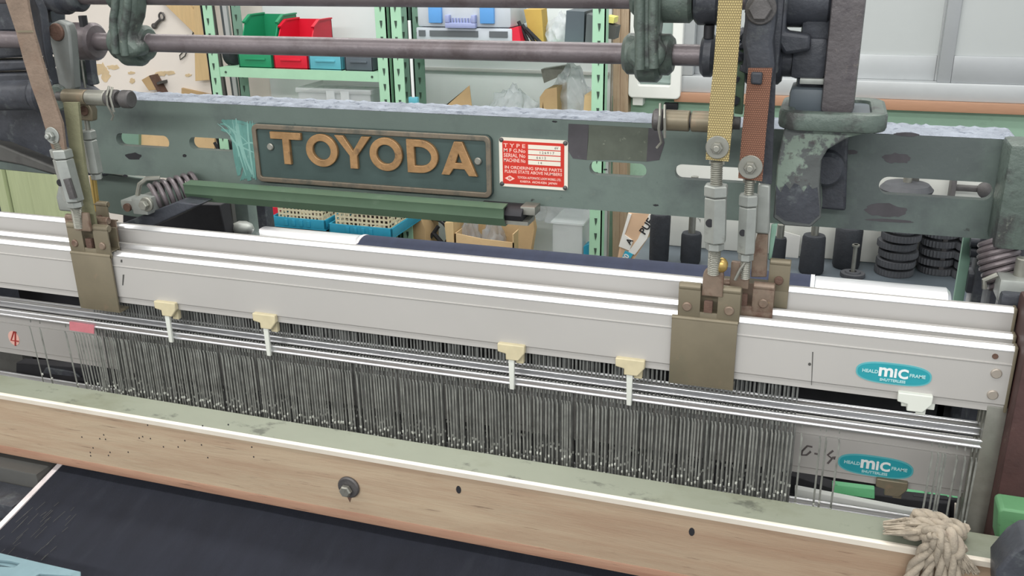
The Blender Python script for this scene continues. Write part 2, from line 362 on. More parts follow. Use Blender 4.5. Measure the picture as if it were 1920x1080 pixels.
# window: outer frame, three sashes with frosted panes
wz0 = zs; wz1 = 2.0
mb = MB(); mb.box(XW0, 2.5, YWALL-.03, YWALL+.05, wz0-.004, wz0+.05, .004)
mb.box(XW0, XW0+.035, YWALL-.03, YWALL+.05, wz0+.05, wz1, .004); mb.box(XW0, 2.5, YWALL-.03, YWALL+.05, wz1-.05, wz1, .004)
win = tag(mb.build('window_1', 'winalu'), kind='structure')
def sash(x0, x1, y, m, st=.035, rail=.09):
    f = MB(); f.box(x0, x0+st, y, y+.03, wz0+.05, wz1-.05, .003); f.box(x1-st, x1, y, y+.03, wz0+.05, wz1-.05, .003)
    f.box(x0+st, x1-st, y, y+.03, wz0+.05, wz0+.05+rail, .003); f.box(x0+st, x1-st, y, y+.03, wz1-.11, wz1-.05, .003)
    o = f.build('window_sash', m, win)
    MB().box(x0+st, x1-st, y+.01, y+.016, wz0+.05+rail, wz1-.11).build('window_pane', 'frost', o)
xa = W(1322, 120, Y=YWALL).x; xm = W(1775, 100, Y=YWALL).x
sash(XW0+.035, xa+.02, YWALL+.012, 'winalu2', .03)
sash(xa+.02, xm+.012, YWALL+.012, 'winalu', .035, .075)
sash(xm-.018, 1.6, YWALL-.022, 'winalu2', .038, .08)
struct(MB().box(XW0-.02, 2.5, YWALL-.045, YWALL, zs-.035, zs-.004, .004), 'trim_windowsill', 'sill')

# ================================================================ the store shelves behind the loom
YS = 2.8
ZL, ZB = 1.098, .925
def angle_post(mb, xl, y0, w=.04, d=.04, flip=False):
    mb.box(xl, xl+w, y0, y0+.004, 0, 2.1)
    xx = xl if flip else xl+w-.004
    mb.box(xx, xx+.004, y0, y0+d, 0, 2.1)
def post_holes(mb, xl, y0, w=.04):
    z = .05
    while z < 1.6:
        c = (xl+w*.5, z)
        mb.prism([(c[0]-.004, z+.011), (c[0]+.005, z+.011), (c[0]+.004, z-.002), (c[0], z-.013), (c[0]-.002, z-.002)], 'y', y0-.0012, y0+.002)
        z += .05
def shelving(x0, x1, label, levels, name='storage_rack', skip_rear=False):
    t = thing(name, label, 'shelf', (x0, YS, 0), 'mint green slotted angle racks')
    for xl, y in ((x0, YS), (x1-.04, YS), (x0, YS+.165), (x1-.04, YS+.165)):
        if skip_rear and y > YS and xl > x0: continue
        m = MB(); angle_post(m, xl, y, flip=(xl == x0)); k = len(m.f); post_holes(m, xl, y); m.build('post', 'shelfgreen' if y == YS else 'bluegreen', t, mat2='shelfdark', split=k)
    for z in levels:
        m = MB(); m.box(x0+.041, x1-.041, YS+.003, YS+.007, z-.032, z); m.box(x0+.041, x1-.041, YS+.005, YS+.2, z-.004, z); m.box(x0+.041, x1-.041, YS+.2, YS+.204, z-.03, z)
        s_ = m.build('shelf_board', 'shelfgreen', t)
        h = MB()
        for xx in (x0+.065, x1-.065): h.cyl((xx, YS+.001, z-.016), (xx, YS+.004, z-.016), .004, n=10)
        h.build('bolt_hole', 'shelfdark', s_)
    return t
xA = W(392, 130, Y=YS).x; xB = W(730, 130, Y=YS).x; xC = W(736, 130, Y=YS).x; xD = W(1134, 130, Y=YS).x
ZT = 1.185
ZLow = .515
shelving(xA, xB, 'mint green slotted rack holding the coloured parts bins', (ZL, ZB, ZLow))
shelving(xC, xD, 'mint green slotted rack holding the grey tool case and clear bags', (ZT, ZB-.002, .40), skip_rear=True)

# coloured open-front bins in a row on the left rack
def bin_(name, label, px0, px1, ytop, z0, mat, depth=.18, front=.055, back=.13):
    x0 = W(px0, 115, Y=YS+.01).x; x1 = W(px1, 115, Y=YS+.01).x; t = thing(name, label, 'bin', ((x0+x1)/2, YS+.1, z0), 'coloured parts bins')
    y0 = YS+.012; y1 = y0+depth; th = .0035; m = MB()
    m.box(x0, x1, y0, y1, z0, z0+th); m.box(x0, x1, y0, y0+th, z0, z0+front, .001); m.box(x0, x1, y1-th, y1, z0, z0+back)
    for xx in (x0, x1-th):
        m.prism([(y0, z0), (y1, z0), (y1, z0+back), (y0+.09, z0+back), (y0+.06, z0+back*.88), (y0+.02, z0+front*1.15), (y0, z0+front)], 'x', xx, xx+th)
        m.prism([(y1, z0+back), (y1, z0+back+.005), (y0+.09, z0+back+.005), (y0+.05, z0+back*.9), (y0+.054, z0+back*.86), (y0+.092, z0+back)], 'x', xx-.004, xx+th+.004)
    m.build('bin_body', mat, t)
    MB().box(x0+(x1-x0)*.2, x1-(x1-x0)*.2, y0-.004, y0+.001, z0+front*.48, z0+front*.6, .001).build('label_slot', mat, t)
    return t
bin_('parts_bin', 'green plastic parts bin, leftmost of the coloured bins', 447, 510, 0, ZL, 'bin_g', depth=.18, back=.165)
bin_('parts_bin', 'red plastic parts bin between green and sky blue bins', 513, 577, 0, ZL, 'bin_r', depth=.18, back=.15)
bin_('parts_bin', 'sky blue plastic parts bin right of the red bin', 579, 640, 0, ZL, 'bin_b', back=.075)
bin_('parts_bin', 'charcoal parts bin tilted beside the rack post, rightmost bin', 646, 698, 0, ZL, 'bin_k', back=.075)
m = MB(); c = W(428, 118, Y=YS+.06); m.lathe([(.018, 0), (.042, .001), (.042, .03), (.018, .031)], (c.x, YS+.07, ZL+.0425), (1, 0, 0)); tag(m.build('tape_roll', 'blackrub'), 'black tape roll lying on the rack left of the green bin', 'tape')
# clear organiser box
x0 = W(560, 170, Y=YS+.02).x; x1 = W(695, 170, Y=YS+.02).x
t = thing('organiser_box', 'clear plastic organiser box on the shelf under the coloured bins', 'box', ((x0+x1)/2, YS+.1, ZB))
m = MB(); m.box(x0, x1, YS+.015, YS+.19, ZB, ZB+.003); m.box(x0, x1, YS+.015, YS+.018, ZB, ZB+.095); m.box(x0, x0+.003, YS+.015, YS+.19, ZB, ZB+.095); m.box(x1-.003, x1, YS+.015, YS+.19, ZB, ZB+.095); m.box(x0, x1, YS+.187, YS+.19, ZB, ZB+.095)
for i in range(1, 5): xx = x0+(x1-x0)*i/5; m.box(xx, xx+.002, YS+.016, YS+.188, ZB+.003, ZB+.093)
m.build('box_body', 'clearp', t)
m = MB(); m.box(x0-.006, x1+.006, YS+.008, YS+.198, ZB+.096, ZB+.112, .003)
for i in range(2): xx = x0+(x1-x0)*(.42+.2*i); m.box(xx, xx+.03, YS+.002, YS+.008, ZB+.07, ZB+.105, .001)
m.build('lid', 'clearp', t)
# hanging white rod with blue end, on the right rack's post
m = MB(); a = W(771, 112, Y=YS-.03); b = W(775, 182, Y=YS-.03)
t = thing('hanging_brush', 'thin white rod with pale blue end hanging beside the middle rack posts', 'rod', (a.x, a.y, a.z))
MB().tube([(a.x, a.y, a.z+.12), b], .005, 10).build('rod', 'white', t)
m = MB(); m.box(b.x-.016, b.x+.016, b.y-.005, b.y+.01, b.z-.03, b.z, .003); m.build('tip', 'bin_b', t)
# boards and rods leaning inside the left rack
for i, (px, w, mt, nm, lb) in enumerate(((408, 9, 'blackrub', 'leaning_strip', 'black strip leaning in the left end of the left rack'), (424, 6, 'darkmetal', 'leaning_rod', 'grey metal strip leaning second from the left end of the rack'),
        (436, 7, 'tooldark', 'leaning_rod', 'dark strip leaning third from the left end of the rack'), (447, 5, 'winalu', 'leaning_rod', 'silver strip leaning in the left rack behind the green bin'))):
    a = W(px+6, 190, Y=YS+.2); wd_ = w/600
    m = MB(); m.prism([(a.x-wd_-.02*(i == 0), ZB+.005), (a.x+wd_, ZB+.005), (a.x+wd_-.03+i*.005, 1.7), (a.x-wd_-.03+i*.005, 1.7)], 'y', a.y-.03*(i % 2), a.y+.012-.03*(i % 2))
    tag(m.build(nm, mt), lb, 'strip', 'strips leaning in the left rack')
# grey tool case with blue latches
x0 = W(783, 50, Y=YS+.02).x; x1 = W(958, 50, Y=YS+.02).x; zc0 = ZT; zc1 = 1.335
t = thing('tool_case', 'translucent grey tool case with two blue latches on the right rack', 'case', ((x0+x1)/2, YS+.12, ZT))
m = MB(); m.box(x0, x1, YS+.02, YS+.185, 1.242, zc1, .008); m.build('case_body', 'toolgrey', t)
m = MB(); m.box(x0-.004, x1+.004, YS+.016, YS+.19, zc0, 1.240, .004); m.build('case_base', 'toolgrey', t)
m = MB(); w_ = x1-x0
for fa, fb in ((.02, .09), (.14, .66), (.78, .97)): m.box(x0+w_*fa, x0+w_*fb, YS+.012, YS+.017, 1.214, 1.232)
m.build('base_recess', 'tooldark', t)
for px in ((804, 828), (900, 926)):
    a = W(px[0], 40, Y=YS+.01).x; b = W(px[1], 40, Y=YS+.01).x
    MB().box(a, b, YS+.008, YS+.021, W(815, 43, Y=YS+.01).z, zc1-.01, .002).build('latch', 'toolblue', t)
a = W(836, 40, Y=YS+.01); b = W(893, 53, Y=YS+.01); m = MB()
m.box(a.x, b.x, YS+.0, YS+.02, b.z, b.z+.016, .003); m.box(a.x, a.x+.014, YS, YS+.02, b.z+.016, a.z+.02, .003); m.box(b.x-.014, b.x, YS, YS+.02, b.z+.016, a.z+.02, .003)
for i in range(7): xx = a.x+.02+i*(b.x-a.x-.04)/6; m.box(xx-.002, xx+.002, YS+.012, YS+.02, b.z+.016, a.z+.01)
m.build('handle', 'toollav', t)
# small things right of the case
def card(name, pts, Y, dep, mat, label, cat, group=None):
    return tag(MB().pp(pts, Y, dep).build(name, mat, bev=.0015), label, cat, group)
zt_ = ZT
def stand(pts, Y, dep, z0):
    """outline raised so that its lowest corner stands at z0"""
    P = [(W(x, y, Y=Y).x, W(x, y, Y=Y).z) for x, y in pts]; zm = min(p[1] for p in P)
    m = MB(); m.prism([(a, z0 if b < zm+.02 else b) for a, b in P], 'y', Y, Y+dep); return m
tag(stand([(948, 55), (972, 50), (978, 72), (946, 74)], YS+.02, .06, ZT).build('red_carton', 'redbox'), 'small red and white carton beside the tool case', 'box')
tag(stand([(982, 18), (1015, 18), (1020, 76), (996, 76)], YS+.1, .06, ZT).build('ochre_carton', 'yellow'), 'ochre yellow card carton standing behind the red carton', 'box')
m = MB(); a = W(972, 40, Y=YS+.05)
for i in range(3): m.obj = None; m.tube([(a.x+.012*i, YS+.05, ZT+.075-.01*i), (a.x+.03+.022*i, YS+.06, ZT+.006)], .006, 8)
tag(m.build('pliers_handles', 'blacksteel'), 'dark handled pliers leaning in front of the ochre carton', 'pliers')
def crumple(c, sx, sy, sz, sub=4, amt=.35, seed=1):
    """a slumped bag: creased sheet lump with a flat foot at c"""
    rnd = random.Random(seed); bm = bmesh.new(); bmesh.ops.create_icosphere(bm, subdivisions=sub, radius=1)
    dirs = [(Vector((rnd.uniform(-1, 1), rnd.uniform(-1, 1), rnd.uniform(-1, 1))).normalized(), rnd.uniform(4, 13), rnd.uniform(0, 6)) for _ in range(9)]
    for v in bm.verts:
        n = v.co.normalized(); k = 1
        for d, f, ph in dirs: k += amt*.085*(1-2*abs(math.sin(f*.7*n.dot(d)+ph)))
        up = max(n.z, 0); taper = 1-.55*up**1.5
        z = max(n.z*k*.62+.38, 0)
        v.co = Vector((c[0]+n.x*k*sx*taper, c[1]+n.y*k*sy*taper, c[2]+z*sz))
    m = MB(); m.bm(bm); return m
def bag(label, px, py, Y, z, sx, sy, sz, seed, name='plastic_bag', mat='clearbag', grp='clear bags on the racks'):
    p = W(px, py, Y=Y); return tag(crumple((p.x, Y, z), sx, sy, sz, 4, .6, seed).build(name, mat, ang=50), label, 'bag', grp)
bag('clear bag of pale blue parts on the right rack beside the grey tub', 1052, 60, YS+.14, ZT, .06, .05, .1, 3)
m = stand([(1062, 20), (1096, 22), (1094, 76), (1058, 76)], YS+.06, .12, ZT); tag(m.build('grey_tub', 'bin_k'), 'grey plastic tub near the right post of the right rack', 'tub')
for i, (pts, mt, lb) in enumerate((([(1100, 26), (1114, 30), (1112, 55), (1097, 52)], 'tooldark', 'grey plastic box stacked left of the right rack post'),
        ([(1137, 30), (1152, 33), (1150, 44), (1136, 42)], 'paleyellow', 'lemon yellow plastic piece beside the right rack post'),
        ([(1136, 44), (1156, 50), (1152, 74), (1134, 72)], 'darkmetal', 'dark grey box beside the right rack post under the yellow piece'))):
    tag(MB().pp(pts, YS+.06, .06).build(('plastic_box', 'yellow_piece', 'grey_box')[i], mt), lb, 'box') if i else tag(stand(pts, YS+.06, .06, ZT).build('plastic_box', mt), lb, 'box')
# lower right shelf: cardboard and bags
def pz(px, py, Y, z):  # x of the pixel on Y, given foot height z
    p = W(px, py, Y=Y); return Vector((p.x, Y, z))
m = stand([(795, 196), (880, 160), (888, 205), (790, 204)], YS+.05, .004, ZB); m.prism([(W(793, 200, Y=YS+.05).x, ZB), (W(838, 200, Y=YS+.05).x, ZB), (W(838, 200, Y=YS+.05).x-.02, ZB+.022), (W(798, 200, Y=YS+.05).x, ZB+.012)], 'y', YS+.02, YS+.024)
tag(m.build('cardboard_flap', 'kraft', bev=.001), 'torn brown cardboard flap left of the clear bags', 'cardboard')
bag('peaked clear bag in the middle of the rack above the nameplate', 962, 190, YS+.10, ZB, .085, .06, .135, 5)
bag('tall crumpled clear bag of parts beside the right rack post', 1072, 190, YS+.15, ZB, .075, .06, .21, 8)
m = stand([(1012, 208), (1012, 182), (1022, 168), (1044, 164), (1046, 206), (1022, 206), (1018, 190), (1013, 207)], YS+.06, .12, ZB); tag(m.build('cardboard_box', 'kraft'), 'folded brown carton between the two clear bags', 'carton')
m = stand([(1092, 210), (1096, 178), (1112, 180), (1112, 212)], YS+.06, .1, ZB); tag(m.build('cardboard_box', 'kraft_l'), 'pale carton end tucked against the right rack post', 'carton')
m = stand([(1014, 130), (1062, 122), (1066, 136), (1020, 152)], YS+.17, .04, ZB+.13); bag_ = m; tag(bag_.build('metal_part', 'steel'), 'grey metal part lying on the tall clear bag', 'part')

# low shelf: cyan trays with ivory baskets
def tray(px0, px1, py, label, blabel, seed, tilt, dz):
    a = W(px0, py, Y=YS-.2); b = W(px1, py, Y=YS-.2); cx = (a.x+b.x)/2; w2 = (b.x-a.x)/2; z0 = a.z-.0; d = .30
    t = thing('parts_tray', label, 'tray', (cx, YS-.2, z0), 'cyan parts trays')
    m = MB(); y0 = YS-.2; y1 = y0+d; h = .035; th = .006
    m.box(cx-w2, cx+w2, y0, y1, z0, z0+.004)
    for q in ((cx-w2, cx+w2, y0, y0+th), (cx-w2, cx+w2, y1-th, y1), (cx-w2, cx-w2+th, y0, y1), (cx+w2-th, cx+w2, y0, y1)): m.box(q[0], q[1], q[2], q[3], z0+.004, z0+h, .002)
    m.build('tray_body', 'traybl', t)
    m = MB()
    for i in range(4): xx = cx-.05+i*.028; m.box(xx, xx+.012, y0-.003, y0+.001, z0+.008, z0+h-.006, .001)
    m.build('grip_rib', 'traybl', t)
    bt = thing('parts_basket', blabel, 'basket', (cx, y0+d/2, z0+.006), 'ivory perforated baskets'); bt.rotation_euler.z = tilt
    B = MB(); bw = w2-.02; bd = d/2-.02; bh = .075
    def wall_(ax, o):
        # perforated wall: bars
        n = 12; L = bw if ax == 'x' else bd
        for k in range(n+1):
            u = -L+2*L*k/n
            if ax == 'x': B.box(cx+u-.003, cx+u+.003, y0+d/2+o-.001, y0+d/2+o+.001, z0+.008, z0+bh)
            else: B.box(cx+o-.001, cx+o+.001, y0+d/2+u-.003, y0+d/2+u+.003, z0+.008, z0+bh)
        for k in range(5):
            z = z0+.01+(bh-.014)*k/4
            if ax == 'x': B.box(cx-L, cx+L, y0+d/2+o-.0011, y0+d/2+o+.0011, z-.003, z+.003)
            else: B.box(cx+o-.0011, cx+o+.0011, y0+d/2-L, y0+d/2+L, z-.003, z+.003)
    wall_('x', -bd); wall_('x', bd); wall_('y', -bw); wall_('y', bw)
    B.box(cx-bw, cx+bw, y0+d/2-bd, y0+d/2+bd, z0+.006, z0+.009)
    for q in ((-1, 0), (1, 0)): B.box(cx+q[0]*bw-.005, cx+q[0]*bw+.005, y0+d/2-bd-.005, y0+d/2+bd+.005, z0+bh, z0+bh+.005, .001)
    for q in (-1, 1): B.box(cx-bw-.005, cx+bw+.005, y0+d/2+q*bd-.005, y0+d/2+q*bd+.005, z0+bh, z0+bh+.005, .001)
    ob = B.build('basket_body', 'basket', bt)
    R = random.Random(seed); P = MB()
    for k in range(160):
        x = cx+R.uniform(-bw+.015, bw-.015); y = y0+d/2+R.uniform(-bd+.015, bd-.015); z = z0+R.uniform(.015, .055)
        P.cyl((x, y, z), (x+R.uniform(-.015, .015), y+R.uniform(-.015, .015), z+R.uniform(-.003, .01)), R.uniform(.004, .008), n=6)
    tag(P.build('small_parts', 'parts'), 'small rusty parts heaped in the '+('left' if seed == 1 else 'right')+' ivory basket', 'parts', kind='stuff')
    return z0
za = tray(510, 610, 424, 'cyan plastic tray under the green channel, left of the pair', 'ivory perforated basket in the left cyan tray', 1, 0, 0)
zb = tray(617, 735, 438, 'cyan plastic tray beside the middle rack posts, right of the pair', 'ivory perforated basket in the right cyan tray', 2, 0, 0)
# table carrying the trays and cartons
zt = min(za, zb)
xq0 = W(440, 430, Y=YS-.2).x
m = MB(); m.box(xq0, xC-.005, YS-.26, YS-.015, zt-.03, zt-.001, .003); tb = thing('low_workbench', 'low dark bench under the cyan trays in front of the racks', 'bench', ((xq0+xC)/2, YS-.1, 0))
m.build('bench_top', 'darkmetal', tb)
for xx in (xq0+.02, xC-.06):
    for yy in (YS-.24, YS-.06): MB().box(xx, xx+.04, yy, yy+.04, 0, zt-.031).build('leg', 'darkmetal', tb)
# red printed carton left of trays
tag(MB().pp([(495, 388), (524, 390), (520, 425), (500, 424)], YS-.1, .05).build('printed_carton', 'redbox'), 'red and brown printed carton left of the cyan trays', 'carton')

# right rack, lowest visible level
ZR = .40
Yl = YS+.03
def low(pts, dep, mat, name, label, cat, Y=Yl, bev=.001, grp=None):
    P = [(W(x, y, Y=Y).x, W(x, y, Y=Y).z) for x, y in pts]; zmin = min(p[1] for p in P)
    P = [(a, ZR if abs(b-zmin) < .012 else b) for a, b in P]
    m = MB(); m.prism(P, 'y', Y, Y+dep); return tag(m.build(name, mat, bev=bev), label, cat, grp)
m = MB(); c = W(815, 437, Y=YS+.1)
for k in range(5): m.tube([(c.x+(.05+.004*k)*math.cos(q*PI/12), YS+.1+.012*k, c.z+(.05+.004*k)*math.sin(q*PI/12)) for q in range(25)], .004, 6)
m.tube([(c.x-.05, YS+.09, c.z-.05), (c.x, YS+.08, c.z), (c.x+.02, YS+.09, c.z+.03)], .008, 6)
m.tube([(c.x+.04, YS+.09, c.z-.04), (c.x+.0, YS+.08, c.z+.01)], .008, 6)
tag(m.build('cable_coil', 'blacksteel'), 'coil of dark cable hanging behind the middle rack posts', 'cable')
low([(772, 415), (790, 412), (797, 430), (797, 460), (776, 460)], .12, 'kraft', 'cardboard_box', 'curved brown card end left of the dark cable coil', 'carton')
low([(833, 418), (849, 416), (852, 465), (841, 464)], .1, 'ply', 'wooden_block', 'upright pale wooden block right of the dark cable coil', 'block')
t = thing('open_carton', 'open cardboard carton of plastic bags under the green channel end', 'carton', (W(905, 450, Y=Yl).x, Yl+.1, ZR))
xo0 = W(853, 450, Y=Yl).x; xo1 = W(963, 450, Y=Yl).x; zo = W(860, 438, Y=Yl).z; zo1 = W(960, 455, Y=Yl).z
m = MB(); m.prism([(xo0, ZR), (xo1, ZR), (xo1, zo1), (xo0+.1, zo-.012), (xo0, zo)], 'y', Yl, Yl+.004); m.box(xo0, xo0+.004, Yl, Yl+.165, ZR, zo); m.box(xo1-.004, xo1, Yl, Yl+.165, ZR, zo1+.03); m.box(xo0, xo1, Yl+.161, Yl+.165, ZR, zo+.06); m.box(xo0, xo1, Yl, Yl+.165, ZR, ZR+.004)
m.build('carton_body', 'kraft_l', t)
for i, (px, sd) in enumerate(((880, 11), (925, 13))):
    p = W(px, 420, Y=Yl+.1); tag(crumple((p.x, Yl+.1, ZR+.006), .05, .06, zo-ZR+.05-.008*i, 4, .6, sd).build('plastic_bag', 'clearbag', ang=50), ('crumpled clear bag in the open carton, left one', 'crumpled clear bag in the open carton, right one')[i], 'bag', 'bags in the open carton')
low([(970, 470), (972, 410), (982, 395), (996, 400), (1002, 430), (996, 466), (985, 474)], .03, 'kraft', 'cardboard_sheet', 'brown cardboard sheet leaning right of the open carton', 'cardboard', Y=YS-.03)
t = thing('clear_tub', 'clear plastic tub with white papers right of the cardboard sheet', 'tub', (W(1060, 450, Y=Yl).x, Yl+.1, ZR))
xo0 = W(1036, 450, Y=Yl).x; xo1 = W(1092, 450, Y=Yl).x; zo = W(1060, 420, Y=Yl).z
m = MB(); m.box(xo0, xo1, Yl, Yl+.003, ZR, zo); m.box(xo0, xo0+.003, Yl, Yl+.16, ZR, zo); m.box(xo1-.003, xo1, Yl, Yl+.16, ZR, zo); m.box(xo0, xo1, Yl+.157, Yl+.16, ZR, zo); m.box(xo0-.005, xo1+.005, Yl-.005, Yl+.165, zo, zo+.006)
m.build('tub_body', 'clearp', t)
tag(MB().prism([(xo0+.01, ZR), (xo1-.02, ZR), (xo1-.02, ZR+.1), (xo0+.02, ZR+.02)], 'y', Yl+.02, Yl+.024).build('paper_sheet', 'paper'), 'white paper standing inside the clear tub', 'paper')
bag('large clear bag heaped behind the clear tub', 1050, 400, Yl+.19, zo-.05, .1, .04, .17, 21)
m = MB(); p = W(1010, 430, Y=Yl-.03)
m.tube([(p.x+.015, Yl-.03, ZR+.0), (p.x+.02, Yl-.03, ZR+.08), (p.x+.012, Yl-.03, ZR+.11)], [.022, .02, .012], 10); tag(m.build('cream_bottle', 'basket'), 'cream bottle standing left of the clear tub', 'bottle')
p = W(1080, 460, Y=YS+.05)
low([(1094, 462), (1108, 456), (1110, 486), (1094, 488)], .05, 'traybl', 'blue_bundle', 'bright blue bundle tucked beside the right rack post', 'bundle')

struct(MB().box(xA+.02, XG-.005, YWALL-.012, YWALL-.0005, .1, 2.3), 'wall_backboard', 'backboard')
tag(MB().box(xA+.1, XG-.01, YWALL-.018, YWALL-.0125, W(960, 132, Y=YWALL).z-.006, W(960, 132, Y=YWALL).z+.006, .001).build('trim_1', 'wallgrey'), kind='structure')
# ================================================================ wall things, left
m = MB(); Yw = YWALL
def wallpiece(pts, dep, mat, name, label, cat, off=0):
    return tag(MB().pp(pts, Yw-dep-off, dep).build(name, mat, bev=.001), label, cat)
def wob(cx, cy, rx, ry, n, seed):
    q = random.Random(seed); return [(cx+rx*math.cos(2*PI*k/n)*q.uniform(.6, 1.1), cy+ry*math.sin(2*PI*k/n)*q.uniform(.5, 1.2)) for k in range(n)]
m = MB()
for k, (cx, cy, rx, ry) in enumerate(((186, 128, 16, 14), (198, 142, 10, 12), (212, 126, 14, 6), (246, 137, 10, 3), (248, 152, 6, 6), (300, 139, 12, 5), (317, 136, 12, 5), (352, 141, 8, 3), (176, 110, 8, 8))): m.pp(wob(cx, cy, rx, ry, 15, k+5), Yw-.0012-.0002*k, .001)
struct(m, 'trim_2', 'peelpatch')
wallpiece([(300, 0), (345, 0), (392, 48), (392, 70), (368, 66)], .02, 'ply', 'plywood_board', 'pale plywood board cut on a slant, fixed high on the wall', 'board')
wallpiece([(362, -40), (386, -40), (392, 150), (366, 152)], .022, 'ply', 'wooden_batten', 'upright pale wooden batten on the wall left of the racks', 'batten', .021)
wallpiece([(340, 165), (398, 178), (398, 200), (340, 200)], .012, 'kraft', 'wooden_offcut', 'tan board offcut showing above the beam left of the racks', 'board')
wallpiece([(263, 222), (402, 230), (402, 310), (263, 304)], .014, 'kraft_l', 'tan_board', 'tan board on the wall seen through the left beam slots', 'board')
wallpiece([(190, 222), (260, 226), (260, 300), (190, 296)], .03, 'bluegreen', 'green_box', 'grey green box on the wall seen through the leftmost beam slot', 'box')
m = MB(); R = random.Random(77)
for k in range(7): a = W(402+5*k, 262+R.uniform(-8, 8), Y=Yw-.05); b = W(410+5*k, 284+R.uniform(-6, 6), Y=Yw-.05); m.tube([a, b], .006, 6)
tag(m.build('tool_bunch', 'blacksteel'), 'dark bunch of hand tools seen through the second beam slot', 'tools')
c0 = W(303, 31, Y=Yw-.012); c1 = W(289, 49, Y=Yw-.012); m = MB()
m.tube([(c0.x+.012*math.cos(q*PI/6), Yw-.012, c0.z+.014*math.sin(q*PI/6)) for q in range(13)], .004, 6); m.tube([c0+Vector((-.008, 0, -.012)), c1], [.006, .008], 8); m.ball(c1, .012, (1, .8, 1)); m.cyl((c0.x, Yw-.014, c0.z+.012), (c0.x, Yw, c0.z+.012), .003, n=8)
tag(m.build('wall_key', 'steel_dark'), 'small dark key shaped tool hanging on the cream wall', 'tool')
t = thing('wooden_mallet', 'tilted brown wooden block tool hanging above the beam', 'tool', W(287, 158, Y=Yw-.03))
MB().pp([(265, 150), (279, 142), (296, 168), (279, 170)], Yw-.045, .03).build('block', 'kraft', t, .001); MB().pp([(279, 142), (282, 141), (302, 176), (296, 174)], Yw-.047, .045).build('edge_bar', 'rust', t); MB().pp([(293, 155), (300, 152), (301, 157), (295, 159)], Yw-.045, .044).build('peg', 'darkmetal', t)
m = MB(); m.tube([W(x, y, Y=Yw-.008) for x, y in ((362, 60), (357, 35), (366, 8), (372, 30), (362, 62), (347, 105), (338, 112), (337, 104), (345, 95))], .0025, 6); tag(m.build('wire_loop', 'darkmetal'), 'thin wire loop hanging over the wooden batten', 'wire')
# studs and fan, right of racks
wallpiece([(1150, -60), (1163, -60), (1160, 520), (1148, 520)], .06, 'stud', 'pine_stud', 'raw pine stud beside the racks, left of the pair', 'stud')
wallpiece([(1164, -60), (1180, -60), (1174, 520), (1161, 520)], .05, 'stud', 'pine_stud', 'raw pine stud beside the racks, right of the pair', 'stud')
t = thing('ventilator', 'white square ventilator fan with grey green shutter left of the window', 'ventilator', W(1228, 100, Y=Yw-.03))
a = W(1182, -30, Y=Yw-.05); b = W(1273, 184, Y=Yw-.05); fx0, fx1 = b.x-.165, b.x; fz0 = b.z; fz1 = fz0+.42
vs, fs = outline([rrect(fx0, fx1, fz0, fz1, .012), rrect(fx0+.026, fx1-.026, fz0+.035, fz1-.03, .01)], .04, .004); MB().add(vs, fs, facing(0, Yw-.035, 0)).build('fan_frame', 'white_box', t)
m = MB(); m.box(fx0+.025, fx1-.025, Yw-.03, Yw-.012, fz0+.03, fz1-.03, .003); m.prism([(fx0+.03, fz0+.05), (fx1-.03, fz0+.045), (fx1-.03, fz0+.055), (fx0+.03, fz0+.06)], 'y', Yw-.036, Yw-.03); m.build('shutter', 'fanglass', t)
MB().box(fx0+.01, fx0+.045, Yw-.045, Yw, fz0-.03, fz0-.001, .003).build('pull_block', 'white_box', t)
# dark switch on the dado
a = W(1246, 192, Y=Yw-.01); b = W(1271, 206, Y=Yw-.01); tag(MB().box(a.x, b.x, Yw-.02, Yw, b.z, a.z, .003).build('wall_outlet', 'blacksteel'), 'small dark outlet on the green wall under the ventilator', 'outlet')
# boards behind left side of the loom
m = MB()
for i, (px0, px1, lb) in enumerate(((-30, 11, 'darker lime painted board at the frame edge behind the loom'), (13, 55, 'lime painted upright board behind the loom, middle of three'), (57, 112, 'lime painted upright board behind the left straps'))):
    a = W(px0, 360, Y=2.0).x; b = W(px1, 360, Y=2.0).x
    tag(MB().box(a, b, 2.0+.01*(i % 2), 2.03+.01*(i % 2), 0, 1.13, .003).build('painted_board', 'plank'), lb, 'board', 'lime painted boards behind the loom')

# ================================================================ bench behind the loom, right
ZBN = .80; YBN0 = 1.78; YBD = W(1480, 480, Z=ZBN).y
bx0 = W(1184, 492, Z=ZBN).x; bx1 = W(1900, 500, Y=2.0).x+.25
t = thing('rear_bench', 'dark blue grey metal bench behind the loom carrying the ribbed discs', 'bench', ((bx0+bx1)/2, 2.0, 0))
MB().box(bx0, bx1, YBN0, YBD+.06, ZBN-.03, ZBN, .004).build('bench_top', 'bench', t)
for xx in (bx0+.02, bx1-.07):
    for yy in (YBN0+.03, YBD-.02): MB().box(xx, xx+.05, yy, yy+.05, 0, ZBN-.031).build('leg', 'darkmetal', t)
def onb(px, py): return W(px, py, Z=ZBN)
def foam(px, py, r_px, ytop, label, tap=1.0, post=0, mat='blackrub'):
    p = onb(px, py); sc = (W(px+r_px, py, Y=p.y)-W(px, py, Y=p.y)).length; h = W(px, ytop, Y=p.y).z-ZBN
    t = thing('foam_roller', label, 'roller', (p.x, p.y, ZBN), 'black foam covered rollers on the bench')
    m = MB(); m.lathe([(sc*.9, 0), (sc, .006), (sc*tap, h-.006), (sc*tap*.9, h)], (p.x, p.y, ZBN), n=28); m.build('foam_sleeve', mat, t)
    m = MB(); m.cyl((p.x, p.y, ZBN+h-.01), (p.x, p.y, ZBN+h+.03+post), max(.008, sc*.2), n=14); m.build('spindle', 'steel', t)
foam(1235, 490, 18, 400, 'thick black foam roller on the bench beside the tan sack', 1.05)
foam(1294, 492, 19, 436, 'black foam roller with pale spindle under the slotted beam', 1.0, .10)
foam(1520, 510, 24, 440, 'black foam roller standing on the bench under the dark bracket', .92, .02)
